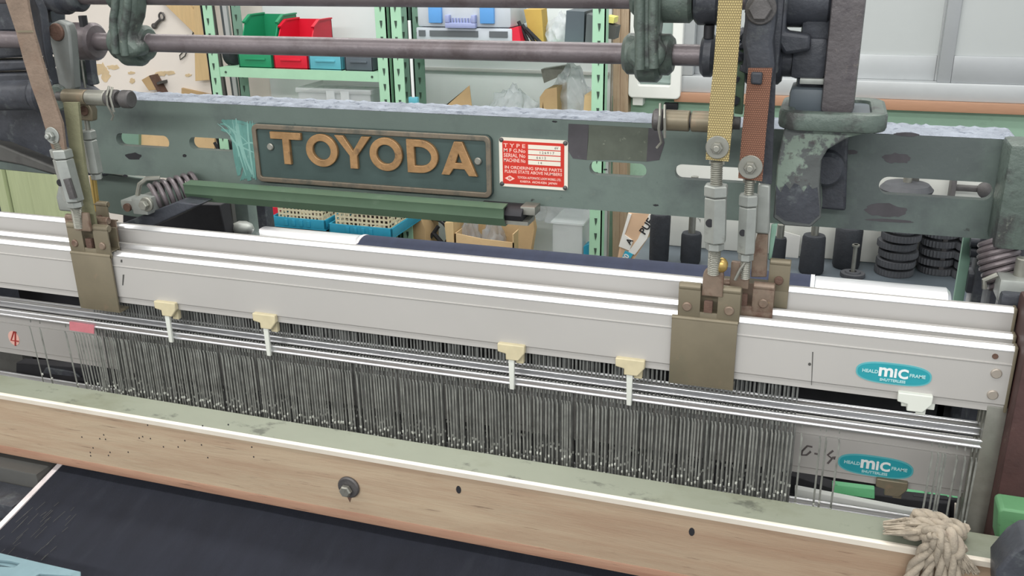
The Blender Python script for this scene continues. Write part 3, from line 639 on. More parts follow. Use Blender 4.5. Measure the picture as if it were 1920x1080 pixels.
foam(1585, 500, 26, 425, 'tall black foam roller behind the small bolt on the bench', 1.0, .0)
foam(1458, 498, 13, 445, 'slim black foam roller behind the right brass hangers', 1.0, .0)
# bolt standing on a small ribbed disc
def disc_mesh(R, h, teeth=34):
    m = MB(); n = teeth*2; vs = []; fs = []
    prof = [(R*.3, h), (R*.6, h), (R*.64, h*.72), (R*.96, h*.72), (R, h*.66), (R, h*.1), (R*.96, h*.02), (R*.6, 0), (R*.3, 0)]
    for k, (r, z) in enumerate(prof):
        for i in range(n):
            rr = r*(.93 if (k in (4, 5) and i % 2) else 1); a = 2*PI*i/n; vs.append((rr*math.cos(a), rr*math.sin(a), z))
    for k in range(9):
        for i in range(n): j = (i+1) % n; q = (k+1) % 9; fs.append((k*n+i, k*n+j, q*n+j, q*n+i))
    m.add(vs, fs); return m
p = onb(1598, 518); t = thing('spindle_pin', 'steel headed pin standing on a small ribbed disc on the bench', 'pin', p)
m = MB(); d = disc_mesh(.026, .012, 30); m.add([(v[0]+p.x, v[1]+p.y, v[2]+p.z) for v in d.v], d.f); m.build('disc_base', 'ribrub', t)
m = MB(); h = W(1598, 458, Y=p.y).z-p.z; m.cyl(p, p+Vector((0, 0, h)), .0045, n=12); m.cyl(p+Vector((0, 0, h-.004)), p+Vector((0, 0, h)), .008, n=12); m.build('pin', 'steel', t)
# stacks of ribbed discs
names = ['bottom', 'second', 'third', 'fourth', 'fifth', 'sixth', 'seventh']
proto = None
def stack(px, py, n, rpx, pitch, where, seed):
    global proto
    p = onb(px, py); R = (W(px+rpx, py, Y=p.y)-W(px, py, Y=p.y)).length; rnd = random.Random(seed)
    for k in range(n):
        if proto is None or abs(proto['R']-R) > .004:
            o = disc_mesh(R, pitch*.97).build('ribbed_disc', 'ribrub', ang=25); proto = dict(o=o, R=R)
        else: o = proto['o'].copy(); COL.objects.link(o)
        o.location = (p.x+rnd.uniform(-.004, .004), p.y+rnd.uniform(-.004, .004), ZBN+k*pitch*.98+.0003); o.rotation_euler.z = rnd.uniform(0, 6)
        tag(o, 'ribbed black disc, %s of the %s stack on the bench' % ('topmost' if k == n-1 else (names[k]+(' from the bottom' if k else ' one')), where), 'disc', 'ribbed black discs stacked on the bench')
stack(1678, 512, 7, 38, .0205, 'left', 1); stack(1753, 508, 6, 38, .0215, 'middle', 2); stack(1812, 520, 6, 28, .021, 'right', 3)
# white speckled board and papers leaning behind the bench
YBD = W(1480, 480, Z=ZBN).y; wx0 = W(1240, 440, Y=YBD).x; wx1 = W(1875, 350, Y=YBD).x
tag(MB().box(wx0, wx1, YBD, YBD+.03, ZBN+.0005, W(1300, 296, Y=YBD).z, .003).build('white_board', 'foamboard'), 'white speckled board standing behind the rear bench', 'board')
a = W(1462, 432, Y=YBD-.01); b = W(1496, 490, Y=YBD-.01); tag(MB().prism([(a.x, a.z), (b.x, a.z-.01), (b.x, ZBN), (a.x+.01, ZBN)], 'y', YBD-.01, YBD-.007).build('paper_note', 'paper'), 'white paper note standing behind the slim foam roller', 'paper')
# rods seen through the right slot of the beam
p0 = onb(1678, 512); YQ = p0.y; p = W(1680, 352, Y=YQ); p.x = p0.x; t = thing('capped_spindle', 'steel spindle with flat black disc seen through the right beam slot', 'spindle', (p.x, YQ, ZBN))
m = MB(); m.cyl((p.x, YQ, ZBN), (p.x, YQ, p.z+.09), .009, n=14); m.build('shaft', 'steel', t)
m = MB(); m.lathe([(.01, .0), (.05, .002), (.054, .012), (.045, .022), (.014, .026)], (p.x, YQ, p.z-.012)); m.build('flat_disc', 'ribrub', t)
YQ = YBD-.03; p = W(1713, 352, Y=YQ); tag(MB().box(p.x-.008, p.x+.008, YQ-.01, YQ+.01, ZBN, p.z+.06, .001).build('flat_upright', 'darkmetal'), 'dark flat upright bar crossing the right beam slot', 'bar')
p = W(1812, 352, Y=YQ); m = MB(); m.box(p.x-.03, p.x+.03, YQ-.01, YQ+.01, p.z-.006, p.z+.004, .001); m.box(p.x-.032, p.x-.022, YQ-.02, YQ+.02, ZBN, p.z+.03, .001); m.lathe([(.01, 0), (.016, .004), (.016, .02), (.01, .024)], (p.x+.035, YQ, p.z), (0, -1, 0)); tag(m.build('clamp_bracket', 'steel_dark'), 'dark steel clamp seen in the right end of the right beam slot', 'clamp')
# paper sack leaning between racks and bench
YK = 2.62
t = thing('paper_sack', 'tan paper sack with black lettering leaning left of the black foam rollers', 'sack', W(1205, 470, Y=YK))
pts = [(1178, 396), (1229, 398), (1215, 445), (1188, 500), (1160, 560), (1130, 560), (1160, 470)]
P2 = [(W(x, y, Y=YK).x, W(x, y, Y=YK).z) for x, y in pts]; P2[4] = (P2[4][0], .0); P2[5] = (P2[5][0]-.05, .0)
MB().prism(P2, 'y', YK, YK+.07).build('sack_body', 'bagpaper', t, .006)
MB().pp([(1178, 400), (1184, 402), (1171, 440), (1187, 452), (1180, 470), (1160, 462)], YK-.003, .003).build('white_band', 'paper', t)
MB().pp([(1217, 402), (1229, 403), (1213, 448), (1190, 478), (1178, 472), (1196, 448)], YK-.003, .003).build('white_band', 'paper', t)
MB().pp([(1172, 470), (1187, 477), (1178, 492), (1162, 492)], YK-.0045, .002).build('cyan_band', 'cyanprint', t)
c = W(1209, 429, Y=YK-.005); q = W(1225, 405, Y=YK-.005); ang = math.atan2(q.z-c.z, q.x-c.x)
vs, fs = text('PUE', .03, .0004, .0006); MB().add(vs, fs, facing(W(1213, 424, Y=YK).x, YK-.0042, W(1213, 424, Y=YK).z, ang)).build('lettering', 'blacksteel', t)
vs, fs = text('A', .025, .0004, .0006); MB().add(vs, fs, facing(W(1181, 452, Y=YK).x, YK-.0042, W(1181, 452, Y=YK).z, ang)).build('lettering', 'blacksteel', t)
vs, fs = text('80', .022, .0004, .0006); MB().add(vs, fs, facing(W(1174, 482, Y=YK).x, YK-.0055, W(1174, 482, Y=YK).z, ang)).build('lettering', 'paper', t)

# ================================================================ loom: rear roller with warp
YR, RR = 1.52, .05
zr = W(1000, 478, Y=YR).z-RR+.006
t = thing('back_roller', 'bright steel back roller carrying the indigo warp behind the heald frames', 'roller', (-.4, YR, zr))
rx0 = W(487, 432, Y=YR).x; rx1 = W(1782, 552, Y=YR).x; ya0 = W(668, 448, Y=YR-.02).x; ya1 = W(1522, 530, Y=YR-.02).x
m = MB(); m.cyl((rx0, YR, zr), (ya0, YR, zr), RR, n=48, b=.006); m.cyl((ya1, YR, zr), (rx1, YR, zr), RR, n=48, b=.006); m.cyl((rx0-.1, YR, zr), (rx1+.25, YR, zr), .016, n=16); m.cyl((ya0, YR, zr), (ya1, YR, zr), RR*.9, n=24)
m.build('steel_roller', 'chrome', t)
m = MB(); prof = [(YR+RR*1.02*math.cos(a), zr+RR*1.02*math.sin(a)) for a in [math.radians(x) for x in range(-90, 121, 10)]]
e = Vector((0, YR+RR*1.02*math.cos(math.radians(120)), zr+RR*1.02*math.sin(math.radians(120))))
prof.append((1.14, .985)); prof.append((1.14, .983)); inner = [(YR+RR*.99*math.cos(a), zr+RR*.99*math.sin(a)) for a in [math.radians(x) for x in range(120, -91, -10)]]
m.prism(prof+inner, 'x', ya0+.006, ya1-.002)
w_ = tag(m.build('warp_sheet', 'yarn'), 'sheet of indigo warp yarn passing over the back roller', 'yarn', kind='stuff')
m = MB(); m.prism([(a, b+.0006) for a, b in prof]+inner, 'x', ya0, ya0+.006); tag(m.build('white_edge_yarn', 'selvedge'), 'white selvedge yarns at the left edge of the warp sheet', 'yarn')
m = MB(); m.cyl((ya1-.002, YR, zr), (ya1+.004, YR, zr), RR*1.03, n=40); m.build('end_ring', 'white', t)

# ================================================================ loom: heald frames
FX0, FX1 = -1.36, .21
H_ = .0765
ZF = [1.0965, 1.1025, 1.1255, .955]
YF = [1.0, 1.018, 1.036, 1.054]
labels = ['front heald frame, aluminium rail with turquoise oval label at right, full face visible', 'second heald frame, thin bright rail edge just behind the front rail',
          'rear raised heald frame, aluminium rail standing highest behind the front ones', 'lowered heald frame behind the heddles with red number and oval label']
T_ = .012
def rail_prof(y, zt, zb, ridge=True):
    rd = [(y, zt-.0215), (y-.0008, zt-.0205), (y-.0008, zt-.0195), (y+.0003, zt-.019)] if ridge else []
    return [(y, zb+.010)]+rd+[(y, zt-.0048), (y+.0038, zt-.0012), (y+.0045, zt-.004), (y+.008, zt-.004), (y+.0088, zt-.0006), (y+T_-.001, zt-.0006), (y+T_, zt-.002), (y+T_, zb), (y+.002, zb), (y+.002, zb+.008)]
frames = []
BARD = [.0415, .0415, ZF[2]-H_-W(1700, 782, Y=1.038).z, .0415]
for i in range(4):
    y, zt, zb = YF[i], ZF[i], ZF[i]-H_
    f = thing('heald_frame', labels[i], 'heald frame', (FX1, y, zb-.32), 'aluminium heald frames'); frames.append(f)
    m = MB(); m.prism(rail_prof(y, zt, zb, i != 2), 'x', FX0, FX1); k = len(m.f); w_ = .0046 if i != 2 else .005
    m.prism([(y-.0006, zt-.0052), (y-.0006, zt-.0044), (y+w_-.001, zt+.0), (y+w_, zt-.0008), (y+w_, zt-.0022), (y+.0003, zt-.0052)], 'x', FX0, FX1); m.build('top_rail', 'alu_face', f, ang=25, mat2='chrome', split=k)
    m = MB(); m.box(FX0, FX1, y, y+T_, zb-.34, zb-.28, .002); m.build('bottom_rail', 'alu_face', f)
    for xx in (FX0-.004, FX1-.016): MB().box(xx, xx+.02, y+.001, y+T_-.001, zb-.34, zb+.006, .0015).build('end_post', 'steel' if xx > 0 else 'darkmetal', f)
    MB().box(FX1-.0005, FX1+.0025, y-.0012, y+T_+.0005, zb+.001, zt, .0008).build('end_cap', 'hanger', f)
    for k, zz in enumerate((zb-BARD[i], zb-.255)):
        m = MB()
        for dz in (-.0037, .0037): m.cyl((FX0+.01, y+.0028, zz+dz), (FX1-.014, y+.0028, zz+dz), .0019, n=12)
        m.box(FX0+.01, FX1-.014, y+.0025, y+.0035, zz-.003, zz+.003)
        m.build('heddle_bar', 'chrome' if k == 0 else 'steel', f)
# rivets at the right end
for i in (0,):
    m = MB()
    for px, py in ((1868, 700), (1861, 740)): c = W(px, py, Y=YF[0]); m.cyl((c.x, YF[0]+.001, c.z), (c.x, YF[0]-.0022, c.z), .0055, n=16, b=.001)
    for c_ in (0,): pass
    r_ = m; bits = 0
    for px, py in ((1868, 700), (1861, 740)):
        c = W(px, py, Y=YF[0]); mm = MB(); mm.cyl((c.x, YF[0]+.001, c.z), (c.x, YF[0]-.0022, c.z), .0055, n=16, b=.001); mm.build('rivet', 'alu_dull', frames[0])
    c = W(1866, 668, Y=YF[0]); mm = MB(); mm.cyl((c.x, YF[0]+.001, c.z), (c.x, YF[0]-.001, c.z), .003, n=12); mm.build('rivet', 'rust', frames[0])

# heddles
def heddle(mb, x, y, zbar, zend, rnd, lean=0, wide=.0021, eyes=None, up=.0056):
    """thin flat strip: end loop over the bar, shoulder, then the long blade, turned about its own axis"""
    a = rnd.uniform(-.6, .6); ca, sa = math.cos(a), math.sin(a); dx = rnd.uniform(-.0006, .0006)
    def strip(z0, z1, w, th, x0, x1, y0=0, to=None):
        vs = []
        for z, xx in ((z0, x0), (z1, x1)):
            for u, v in ((-w/2, -th/2), (w/2, -th/2), (w/2, th/2), (-w/2, th/2)):
                vs.append((xx+u*ca-v*sa, y+y0+u*sa+v*ca, z))
        (to or mb).add(vs, [(0, 1, 5, 4), (1, 2, 6, 5), (2, 3, 7, 6), (3, 0, 4, 7), (0, 3, 2, 1), (4, 5, 6, 7)])
    mb.box(x-.0007, x+.0007, y+.0048, y+.0058, zbar-.012, zbar+.0056)
    if up > .006: mb.box(x-.001, x+.001, y+.005, y+.0058, zbar+.005, zbar+up); mb.box(x-.0008, x+.0008, y+.0022, y+.0034, zbar-.022, zbar-.0062)
    strip(zbar-.022, zbar-.017, wide*.7, .0011, x+.001+dx, x+dx, .002)
    ze = .866+rnd.uniform(0, .016)
    strip(zend, zbar-.0215, wide, .0008, x+.001+dx+lean, x+.001+dx, .002)
    strip(ze, ze+.0028, wide*.9, .002, x+.001+dx+lean*.7, x+.001+dx+lean*.7, .0015, eyes)
def heddle_set(f, i, xs, leans, n_parts, mat, seed, zcut=.26):
    rnd = random.Random(seed); zb = ZF[i]-H_; zbar = zb-BARD[i]; zend = zb-zcut
    order = sorted(range(len(xs)), key=lambda k: -xs[k]); rest = MB(); rest_eyes = MB(); cnt = 0
    for k in order:
        if cnt < n_parts:
            m = MB(); ey = MB(); heddle(m, xs[k], YF[i], zbar, zend, rnd, leans[k], eyes=ey, up=.026 if i else .0056); n_ = len(m.f); m.add(ey.v, ey.f); m.build('heddle', mat, f, mat2='clip_w', split=n_); cnt += 1
        else: heddle(rest, xs[k], YF[i], zbar, zend, rnd, leans[k], eyes=rest_eyes, up=.026 if i else .0056)
    if rest.v: n_ = len(rest.f); rest.add(rest_eyes.v, rest_eyes.f); tag(rest.build('heddles', mat, f, mat2='clip_w', split=n_), kind='stuff')
rnd = random.Random(3)
hx0 = W(178, 660, Y=1.0).x; hx1 = W(1487, 850, Y=1.0).x
xs = []; x = hx0
while x < hx1: xs.append(x); x += rnd.uniform(.0033, .0058) if rnd.random() > .06 else rnd.uniform(.0065, .009)
for px in (1500, 1535, 1546, 1571, 1748, 1762, 1770, 1776, 1796, 1812, 1826, 1834): xs.append(W(px, 840, Y=1.0).x)
for px in (55, 72, 119, 135, 141, 146, 152, 158, 164, 170): xs.append(W(px, 620, Y=1.0).x)
ln = [rnd.uniform(-.0015, .0015) if i < len(xs)-10 else .006+.001*(i % 3) for i in range(len(xs))]
heddle_set(frames[0], 0, xs, ln, 100, 'heddle', 1)
for i, sd in ((1, 5), (2, 9), (3, 12)):
    rnd = random.Random(sd); xs = []; x = hx0-.01
    while x < hx1+.0: xs.append(x); x += rnd.uniform(.0035, .0062)
    heddle_set(frames[i], i, xs, [rnd.uniform(-.002, .002) for _ in xs], 100 if i == 1 else 0, 'heddle_d', sd)

# plastic clips that carry the heddle bars
def hook(f, i, px, py, py2, blade=True, mat='clip'):
    y = YF[i]; zb = ZF[i]-H_; a = W(px, py, Y=y-.004); x = a.x; s = 1
    m = MB()
    m.prism([(x-.017, zb+.012), (x+.018, zb+.012), (x+.018, zb+.002), (x+.010, zb-.009), (x-.0065, zb-.009), (x-.0065, zb-.001), (x-.017, zb+.001)], 'y', y-.006, y+.0016)
    h = m.build('bar_clip', mat, f, .0012)
    MB().box(x+.004, x+.014, y+.003, y+.010, zb-.016, zb+.004, .001).build('clip_arm', mat, h)
    if blade: MB().prism([(x-.0035, zb-.0085), (x+.004, zb-.0085), (x+.0035, zb-.05), (x-.0025, zb-.05)], 'y', y-.0045, y-.0005).build('clip_blade', 'clip_w', h, .0008)
for px, py in ((312, 590), (497, 612), (958, 668), (1180, 702)): hook(frames[0], 0, px, py, 0)
hook(frames[0], 0, 1712, 765, 0, False, 'clip_w')
hook(frames[3], 3, 1668, 930, 0, False, 'hanger')
MB().box(W(1690, 760, Y=1.0).x, W(1752, 772, Y=1.0).x, 1.0025, 1.012, ZF[0]-H_-.008, ZF[0]-H_+.004, .001).build('clip_arm', 'clip_w', frames[0])

m = MB(); m.pp([(130, 603), (176, 610), (176, 626), (130, 619)], 1.0003, .0012); m.build('pink_tape', 'pinktape', frames[0])
# oval labels
def oval(f, i, px, py, mat='mic'):
    c = W(px, py, Y=YF[i]); y = YF[i]-.0004
    x0 = W(px-71, py-8, Y=YF[i]).x; x1 = W(px+71, py+8, Y=YF[i]).x; a = (x1-x0)/2; b = a*.33
    def sup(a, b): return [(c.x+a*math.copysign(abs(math.cos(q))**.66, math.cos(q)), c.z+b*math.copysign(abs(math.sin(q))**.8, math.sin(q))) for q in [2*PI*k/48 for k in range(48)]]
    m = MB(); m.prism(sup(a, b), 'y', y-.0003, y+.0006); lb = m.build('oval_label', 'mic_b', f)
    m = MB(); m.prism(sup(a*.955, b*.86), 'y', y-.0006, y+.0001); m.build('label_field', 'mic', lb)
    m = MB()
    parts_ = []
    for ch, sz in (('m', 1.62), ('i', 1.2), ('C', 1.18)):
        vs, fs = text(ch, b*sz, .0002, b*.045); lo_ = min(v[0] for v in vs); parts_.append((vs, fs, lo_, max(v[0] for v in vs)-lo_))
    gap_ = b*.09; xx = c.x-(sum(q[3] for q in parts_)+2*gap_)/2
    for vs, fs, lo_, w_ in parts_:
        zc_ = (max(v[1] for v in vs)+min(v[1] for v in vs))/2; m.add(vs, fs, facing(xx-lo_, y-.0009, c.z+b*.12-zc_)); xx += w_+gap_
    m.build('lettering', 'white', lb)
    m = MB(); vs, fs = text('HEALD', b*.42, .0002, b*.01); m.add(vs, fs, facing(c.x-a*.62, y-.0009, c.z+b*.05)); vs, fs = text('FRAME', b*.42, .0002, b*.01); m.add(vs, fs, facing(c.x+a*.63, y-.0009, c.z+b*.05))
    vs, fs = text('SHUTTERLESS', b*.34, .0002, b*.01); m.add(vs, fs, facing(c.x, y-.0009, c.z-b*.62)); m.build('small_lettering', 'mic_t', lb)
oval(frames[0], 0, 1675, 701); 
a_ = oval(frames[3], 3, 1641, 874)
m = MB(); m.pp(ell(1518, 683, 3, 3, 8), YF[0]-.0003, .0004); m.pp([(1523, 660), (1525, 660), (1522, 722), (1521, 722)], YF[0]-.0003, .0004); m.pp([(226, 487), (229, 487), (229, 492), (226, 492)], YF[0]-.0003, .0004); m.pp([(230, 515), (233, 515), (231, 535), (229, 535)], YF[0]-.0003, .0004); m.build('scuff_mark', 'darkmetal', frames[0])
# hand marks on the lowered frame
y = YF[3]-.0003; m = MB()
def stroke(mb, pts, Y, r=.0012): mb.tube([W(px, py, Y=Y) for px, py in pts], r, 6)
stroke(m, [(1523, 838), (1514, 836), (1504, 846), (1503, 853), (1512, 853), (1520, 847), (1518, 846)], y); stroke(m, [(1527, 850), (1536, 852)], y)
stroke(m, [(1562, 845), (1552, 853), (1560, 860), (1552, 869)], y); stroke(m, [(1560, 858), (1566, 857), (1564, 861)], y)
m.build('pen_marks', 'ink', frames[3])
c = W(26, 634, Y=y); m = MB(); m.prism(ell(c.x, c.z, .011, .0125, 24), 'y', y-.0003, y+.0005); st = m.build('round_sticker', 'pink', frames[3])
m = MB(); stroke(m, [(29, 648), (29, 622), (26, 622), (21, 638), (35, 640)], y-.0004, .0014); m.build('number', 'redink', st)

# hanger brackets
def bracket(f, i, x0, x1, zh, zlow, label=None, wide=0, gap=(.36, .64), plate=True, mat='hanger', rv=True):
    """clamp wrapped on the rail: rolled hinge on top, two riveted cheeks, plate down the face"""
    y = YF[i]; yf = y-.0035; zt = ZF[i]; w = x1-x0; r = .0042
    b = MB(); b.box(x0, x1, yf, y-.0012, zt-.006 if plate else zlow, zt+.004, .0006)
    for a, c in ((0, gap[0]), (gap[1], 1)):
        b.box(x0+w*a, x0+w*c, yf-.0006, y-.0017, zt-.0015, zh-.002, .0006); b.cyl((x0+w*a, y+.0005, zh-r*.4), (x0+w*c, y+.0005, zh-r*.4), r*1.25, n=16, b=.0008)
    b.box(x0, x1, y+T_+.001, y+T_+.003, zt-.03, zh-.004); b.box(x0+.0004, x1-.0004, yf+.0006, y+T_+.0024, zt+.0004, zt+.0022)
    o = b.build('hanger_bracket', mat, f, 0)
    if plate:
        m = MB(); m.box(x0-wide, x1-.001, yf-.0025, yf+.0005, zlow, zt-.004, .001); m.cyl((x0-wide, yf+.0005, zt-.0055), (x1-.001, yf+.0005, zt-.0055), .0032, n=14); m.box(x0-wide, x1-.001, yf-.0015, y+T_+.002, zlow-.002, zlow+.001); m.build('face_plate', 'hanger', o)
    if rv:
        for t_ in (.15, .83):
            m = MB(); m.cyl((x0+w*t_, yf+.001, zt+.0095), (x0+w*t_, yf-.003, zt+.0095), .0055, n=18, b=.0012); m.build('rivet', 'hanger_r', o)
    m = MB(); m.box(x0+w*.42, x0+w*.56, yf-.001, y+.002, zt+.004, zt+.018, .001); m.build('yoke_lug', 'rust', o)
    return o
xr0 = W(1272, 560, Y=.997).x; xr1 = W(1388, 575, Y=.997).x
zhr = W(1330, 540, Y=.997).z
ib = ZF[0]-H_-.003
bracket(frames[0], 0, xr0, xr1, zhr, W(1320, 722, Y=.996).z, wide=.006)
bracket(frames[1], 1, W(1340, 560, Y=1.014).x, W(1450, 570, Y=1.014).x, W(1400, 534, Y=1.014).z, ZF[1]-.012, plate=False, mat='hanger_r')
x0, x1 = W(1436, 530, Y=1.03).x, W(1479, 530, Y=1.03).x
def bracket3(px0, px1, ptop, pbot):
    x0, x1 = W(px0, 530, Y=1.032).x, W(px1, 530, Y=1.032).x; zt_, zb_ = W((px0+px1)/2, ptop, Y=1.032).z, W((px0+px1)/2, pbot, Y=1.032).z
    m = MB(); m.box(x0-.05, x1, 1.0325, 1.0355, zb_, ZF[2]+.002, .0006); m.box(x0, x1, 1.0321, 1.0351, ZF[2]-.004, zt_, .0006); m.cyl((x0, 1.036, zt_), (x1, 1.036, zt_), .0045, n=16, b=.0008); m.box(x0-.05, x1, 1.0325, 1.05, ZF[2]+.0004, ZF[2]+.002)
    o = m.build('hanger_bracket', 'hanger', frames[2]); c = ((x0+x1)/2, zt_-.02)
    m = MB(); m.cyl((c[0], 1.034, c[1]), (c[0], 1.029, c[1]), .005, n=14, b=.001); m.build('rivet', 'rust', o)
bracket3(1440, 1480, 494, 578)
xl0 = W(128, 440, Y=.997).x; xl1 = W(204, 448, Y=.997).x
bracket(frames[0], 0, xl0, xl1, W(165, 425, Y=.997).z, W(180, 578, Y=.996).z)
bracket(frames[1], 1, W(124, 425, Y=1.014).x, W(202, 430, Y=1.014).x, W(170, 411, Y=1.014).z, ZF[1]-.008, plate=False, mat='hanger_r', rv=False)
bracket3(196, 224, 386, 452)

# ================================================================ loom: slotted crossbeam with plates
YB = 1.15; ZBT, ZBB = 1.2825, 1.1665
BX0, BX1 = W(150, 250, Y=YB).x, W(1893, 350, Y=YB).x
beam = thing('loom_crossbeam', 'grey green slotted steel crossbeam with raised nameplate and red rating plate', 'loom beam', (-.4, YB, ZBB))
def slot_loop(px0, px1, pyt0, pyb0):
    """rounded slot from pixel extents (left x, right x, top and bottom at the left end)"""
    zt = W(px0+10, pyt0, Y=YB).z; zb = W(px0+10, pyb0, Y=YB).z; x0 = W(px0, (pyt0+pyb0)/2, Y=YB).x
    x1 = W(px1, (pyt0+pyb0)/2+.05*(px1-px0), Y=YB).x; return rrect(x0, x1, zb, zt, (zt-zb)*.48)
slots = [slot_loop(218, 317, 250, 273), slot_loop(355, 437, 257, 280), slot_loop(1105, 1212, 302, 328), slot_loop(1265, 1412, 308, 336), slot_loop(1648, 1862, 331, 364)]
vs, fs = outline([[(BX0, ZBB), (BX1, ZBB), (BX1, ZBT), (BX0, ZBT)]]+slots, .012)
m = MB(); m.add(vs, fs, facing(0, YB+.006, 0)); m.build('web', 'beam', beam)
m = MB(); m.box(BX0, BX1, YB+.0125, YB+.07, ZBT-.012, ZBT, .002); m.build('top_flange', 'beam', beam)
m = MB(); m.box(BX0, BX1, YB+.0125, YB+.05, ZBB, ZBB+.012, .002); m.build('bottom_flange', 'beam', beam)
# lint on the top flange: a thin uneven layer
bm = bmesh.new(); nx, ny = 240, 8; R = random.Random(4); g = []
xlint0, xlint1 = BX0+.02, BX1
for i in range(nx+1):
    for j in range(ny+1):
        e = 0 if j in (0, ny) or i in (0, nx) else R.uniform(.0006, .0035)
        g.append(bm.verts.new((xlint0+(xlint1-xlint0)*i/nx, YB+.001+.067*j/ny+(R.uniform(-.0008, .0008) if j == 0 else 0), ZBT+.0004+e)))
for i in range(nx):
    for j in range(ny): a = i*(ny+1)+j; bm.faces.new((g[a], g[a+ny+1], g[a+ny+2], g[a+1]))
m = MB(); m.bm(bm); tag(m.build('lint_layer', 'dust', beam, ang=80), kind='stuff')
# nameplate
def wx(px, py, Y=YB): return W(px, py, Y=Y).x
def wz(px, py, Y=YB): return W(px, py, Y=Y).z
nx0, nx1 = wx(484, 290), wx(924, 305); nz1 = wz(484, 231); nz0 = wz(484, 336)
vs, fs = outline([rrect(nx0, nx1, nz0, nz1, .008)], .006, .0008); m = MB(); m.add(vs, fs, facing(0, YB-.003, 0)); npl = m.build('name_plate', 'plate', beam)
vs, fs = outline([rrect(nx0+.0005, nx1-.0005, nz0+.0005, nz1-.0005, .008), rrect(nx0+.0055, nx1-.0055, nz0+.0055, nz1-.0055, .0045)], .004, .001); m = MB(); m.add(vs, fs, facing(0, YB-.0075, 0)); m.build('raised_rim', 'bronze_rim', npl)
Y2 = YB-.009; h0 = wz(700, 317, Y2); h1 = wz(700, 258, Y2); LH = h1-h0
def letter(ch, px0, px1):
    py = 280+.055*(px0-540); x0 = wx(px0, py, Y2); x1 = wx(px1, py, Y2); w = x1-x0; t = LH*.2
    if ch == 'T': lp = [[(0, LH), (w, LH), (w, LH-t*.95), (w/2+t*.55, LH-t*.95), (w/2+t*.55, 0), (w/2-t*.55, 0), (w/2-t*.55, LH-t*.95), (0, LH-t*.95)]]
    elif ch == 'O': lp = [ell(w/2, LH/2, w/2, LH*.51, 40), ell(w/2, LH/2, w/2-t*1.05, LH*.51-t*.95, 36)]
    elif ch == 'Y': lp = [[(0, LH), (t*1.3, LH), (w/2, LH*.52), (w-t*1.3, LH), (w, LH), (w/2+t*.58, LH*.4), (w/2+t*.58, 0), (w/2-t*.58, 0), (w/2-t*.58, LH*.4)]]
    elif ch == 'D':
        def dd(e, xl): 
            out = [(xl, e), (w*.42, e)]
            for i in range(1, 16): a = -PI/2+PI*i/16; out.append((w*.42+(w*.58-e)*math.cos(a), LH/2+(LH/2-e)*math.sin(a)))
            return out+[(w*.42, LH-e), (xl, LH-e)]
        lp = [dd(0, 0), dd(t*.95, t*1.1)]
    else: lp = [[(0, 0), (t*1.15, 0), (w*.33, LH*.2), (w*.67, LH*.2), (w-t*1.15, 0), (w, 0), (w/2+t*.62, LH), (w/2-t*.62, LH)], [(w*.385, LH*.35), (w*.5, LH*.72), (w*.615, LH*.35)]]
    vs, fs = outline(lp, .006, .0008); m = MB(); m.add(vs, fs, facing(x0, YB-.0085, h0)); m.build('letter', 'bronze', npl)
for ch, a, b in (('T', 511, 566), ('O', 576, 633), ('Y', 632, 695), ('O', 695, 754), ('D', 765, 821), ('A', 829, 893)): letter(ch, a, b)
for px, py in ((508, 275), (897, 302)):
    c = W(px, py, Y=YB-.006); m = MB(); m.cyl((c.x, YB-.0055, c.z), (c.x, YB-.0095, c.z), .0052, n=18, b=.0012); m.box(c.x-.004, c.x+.004, YB-.0098, YB-.0092, c.z-.0006, c.z+.0006); m.build('screw', 'steel', npl)
# rating plate
rx0, rx1 = wx(937, 300), wx(1065, 308); rz1 = wz(937, 257); rz0 = wz(937, 348)
vs, fs = outline([rrect(rx0, rx1, rz0, rz1, .004)], .0016, .0003); m = MB(); m.add(vs, fs, facing(0, YB-.0008, 0)); rp = m.build('rating_plate', 'cream', beam)
RW, RH = rx1-rx0, rz1-rz0
vs, fs = outline([rrect(rx0+RW*.05, rx1-RW*.05, rz0+RH*.06, rz1-RH*.06, .002)], .0004); m = MB(); m.add(vs, fs, facing(0, YB-.0018, 0)); m.build('red_field', 'red', rp)
yt = YB-.0022
def rt(s, u, v, size, w=None, off=.00012, ax='CENTER', mat='pink', sp=1):
    vs, fs = text(s, size, .0001, off, ax)
    if w:
        ww = max(p[0] for p in vs)-min(p[0] for p in vs); k = w/ww
    else: k = 1
    m_ = MB(); m_.add(vs, fs, facing(rx0+RW*u, yt, rz0+RH*v, 0, k, 1)); return m_
L = MB()
def addt(*a, **k):
    q = rt(*a, **k); L.add(q.v, q.f)
addt('T Y P E', .23, .845, RH*.105, RW*.32); addt('M F G.No', .23, .745, RH*.105, RW*.32); addt('SERIAL No', .23, .645, RH*.105, RW*.32); addt('MACHINE No', .23, .545, RH*.105, RW*.32)
addt('IN ORDERING SPARE PARTS', .5, .40, RH*.085, RW*.84); addt('PLEASE STATE ABOVE NUMBERS', .5, .315, RH*.085, RW*.84)
addt('TOYODA AUTOMATIC LOOM WORKS, LTD.', .59, .205, RH*.065, RW*.64); addt('KARIYA  AICHI-KEN  JAPAN', .58, .125, RH*.062, RW*.54)
L.build('lettering', 'pink', rp)
c = (rx0+RW*.155, rz0+RH*.175); vs, fs = outline([[(c[0]-RW*.075, c[1]), (c[0], c[1]-RH*.058), (c[0]+RW*.075, c[1]), (c[0], c[1]+RH*.058)], ell(c[0], c[1], RW*.026, RH*.03, 20)], .0003); m = MB(); m.add(vs, fs, facing(0, yt, 0))
vs, fs = text('C', RH*.06, .0001, .0001); m.add(vs, fs, facing(c[0], yt, c[1])); m.build('diamond_emblem', 'pink', rp)
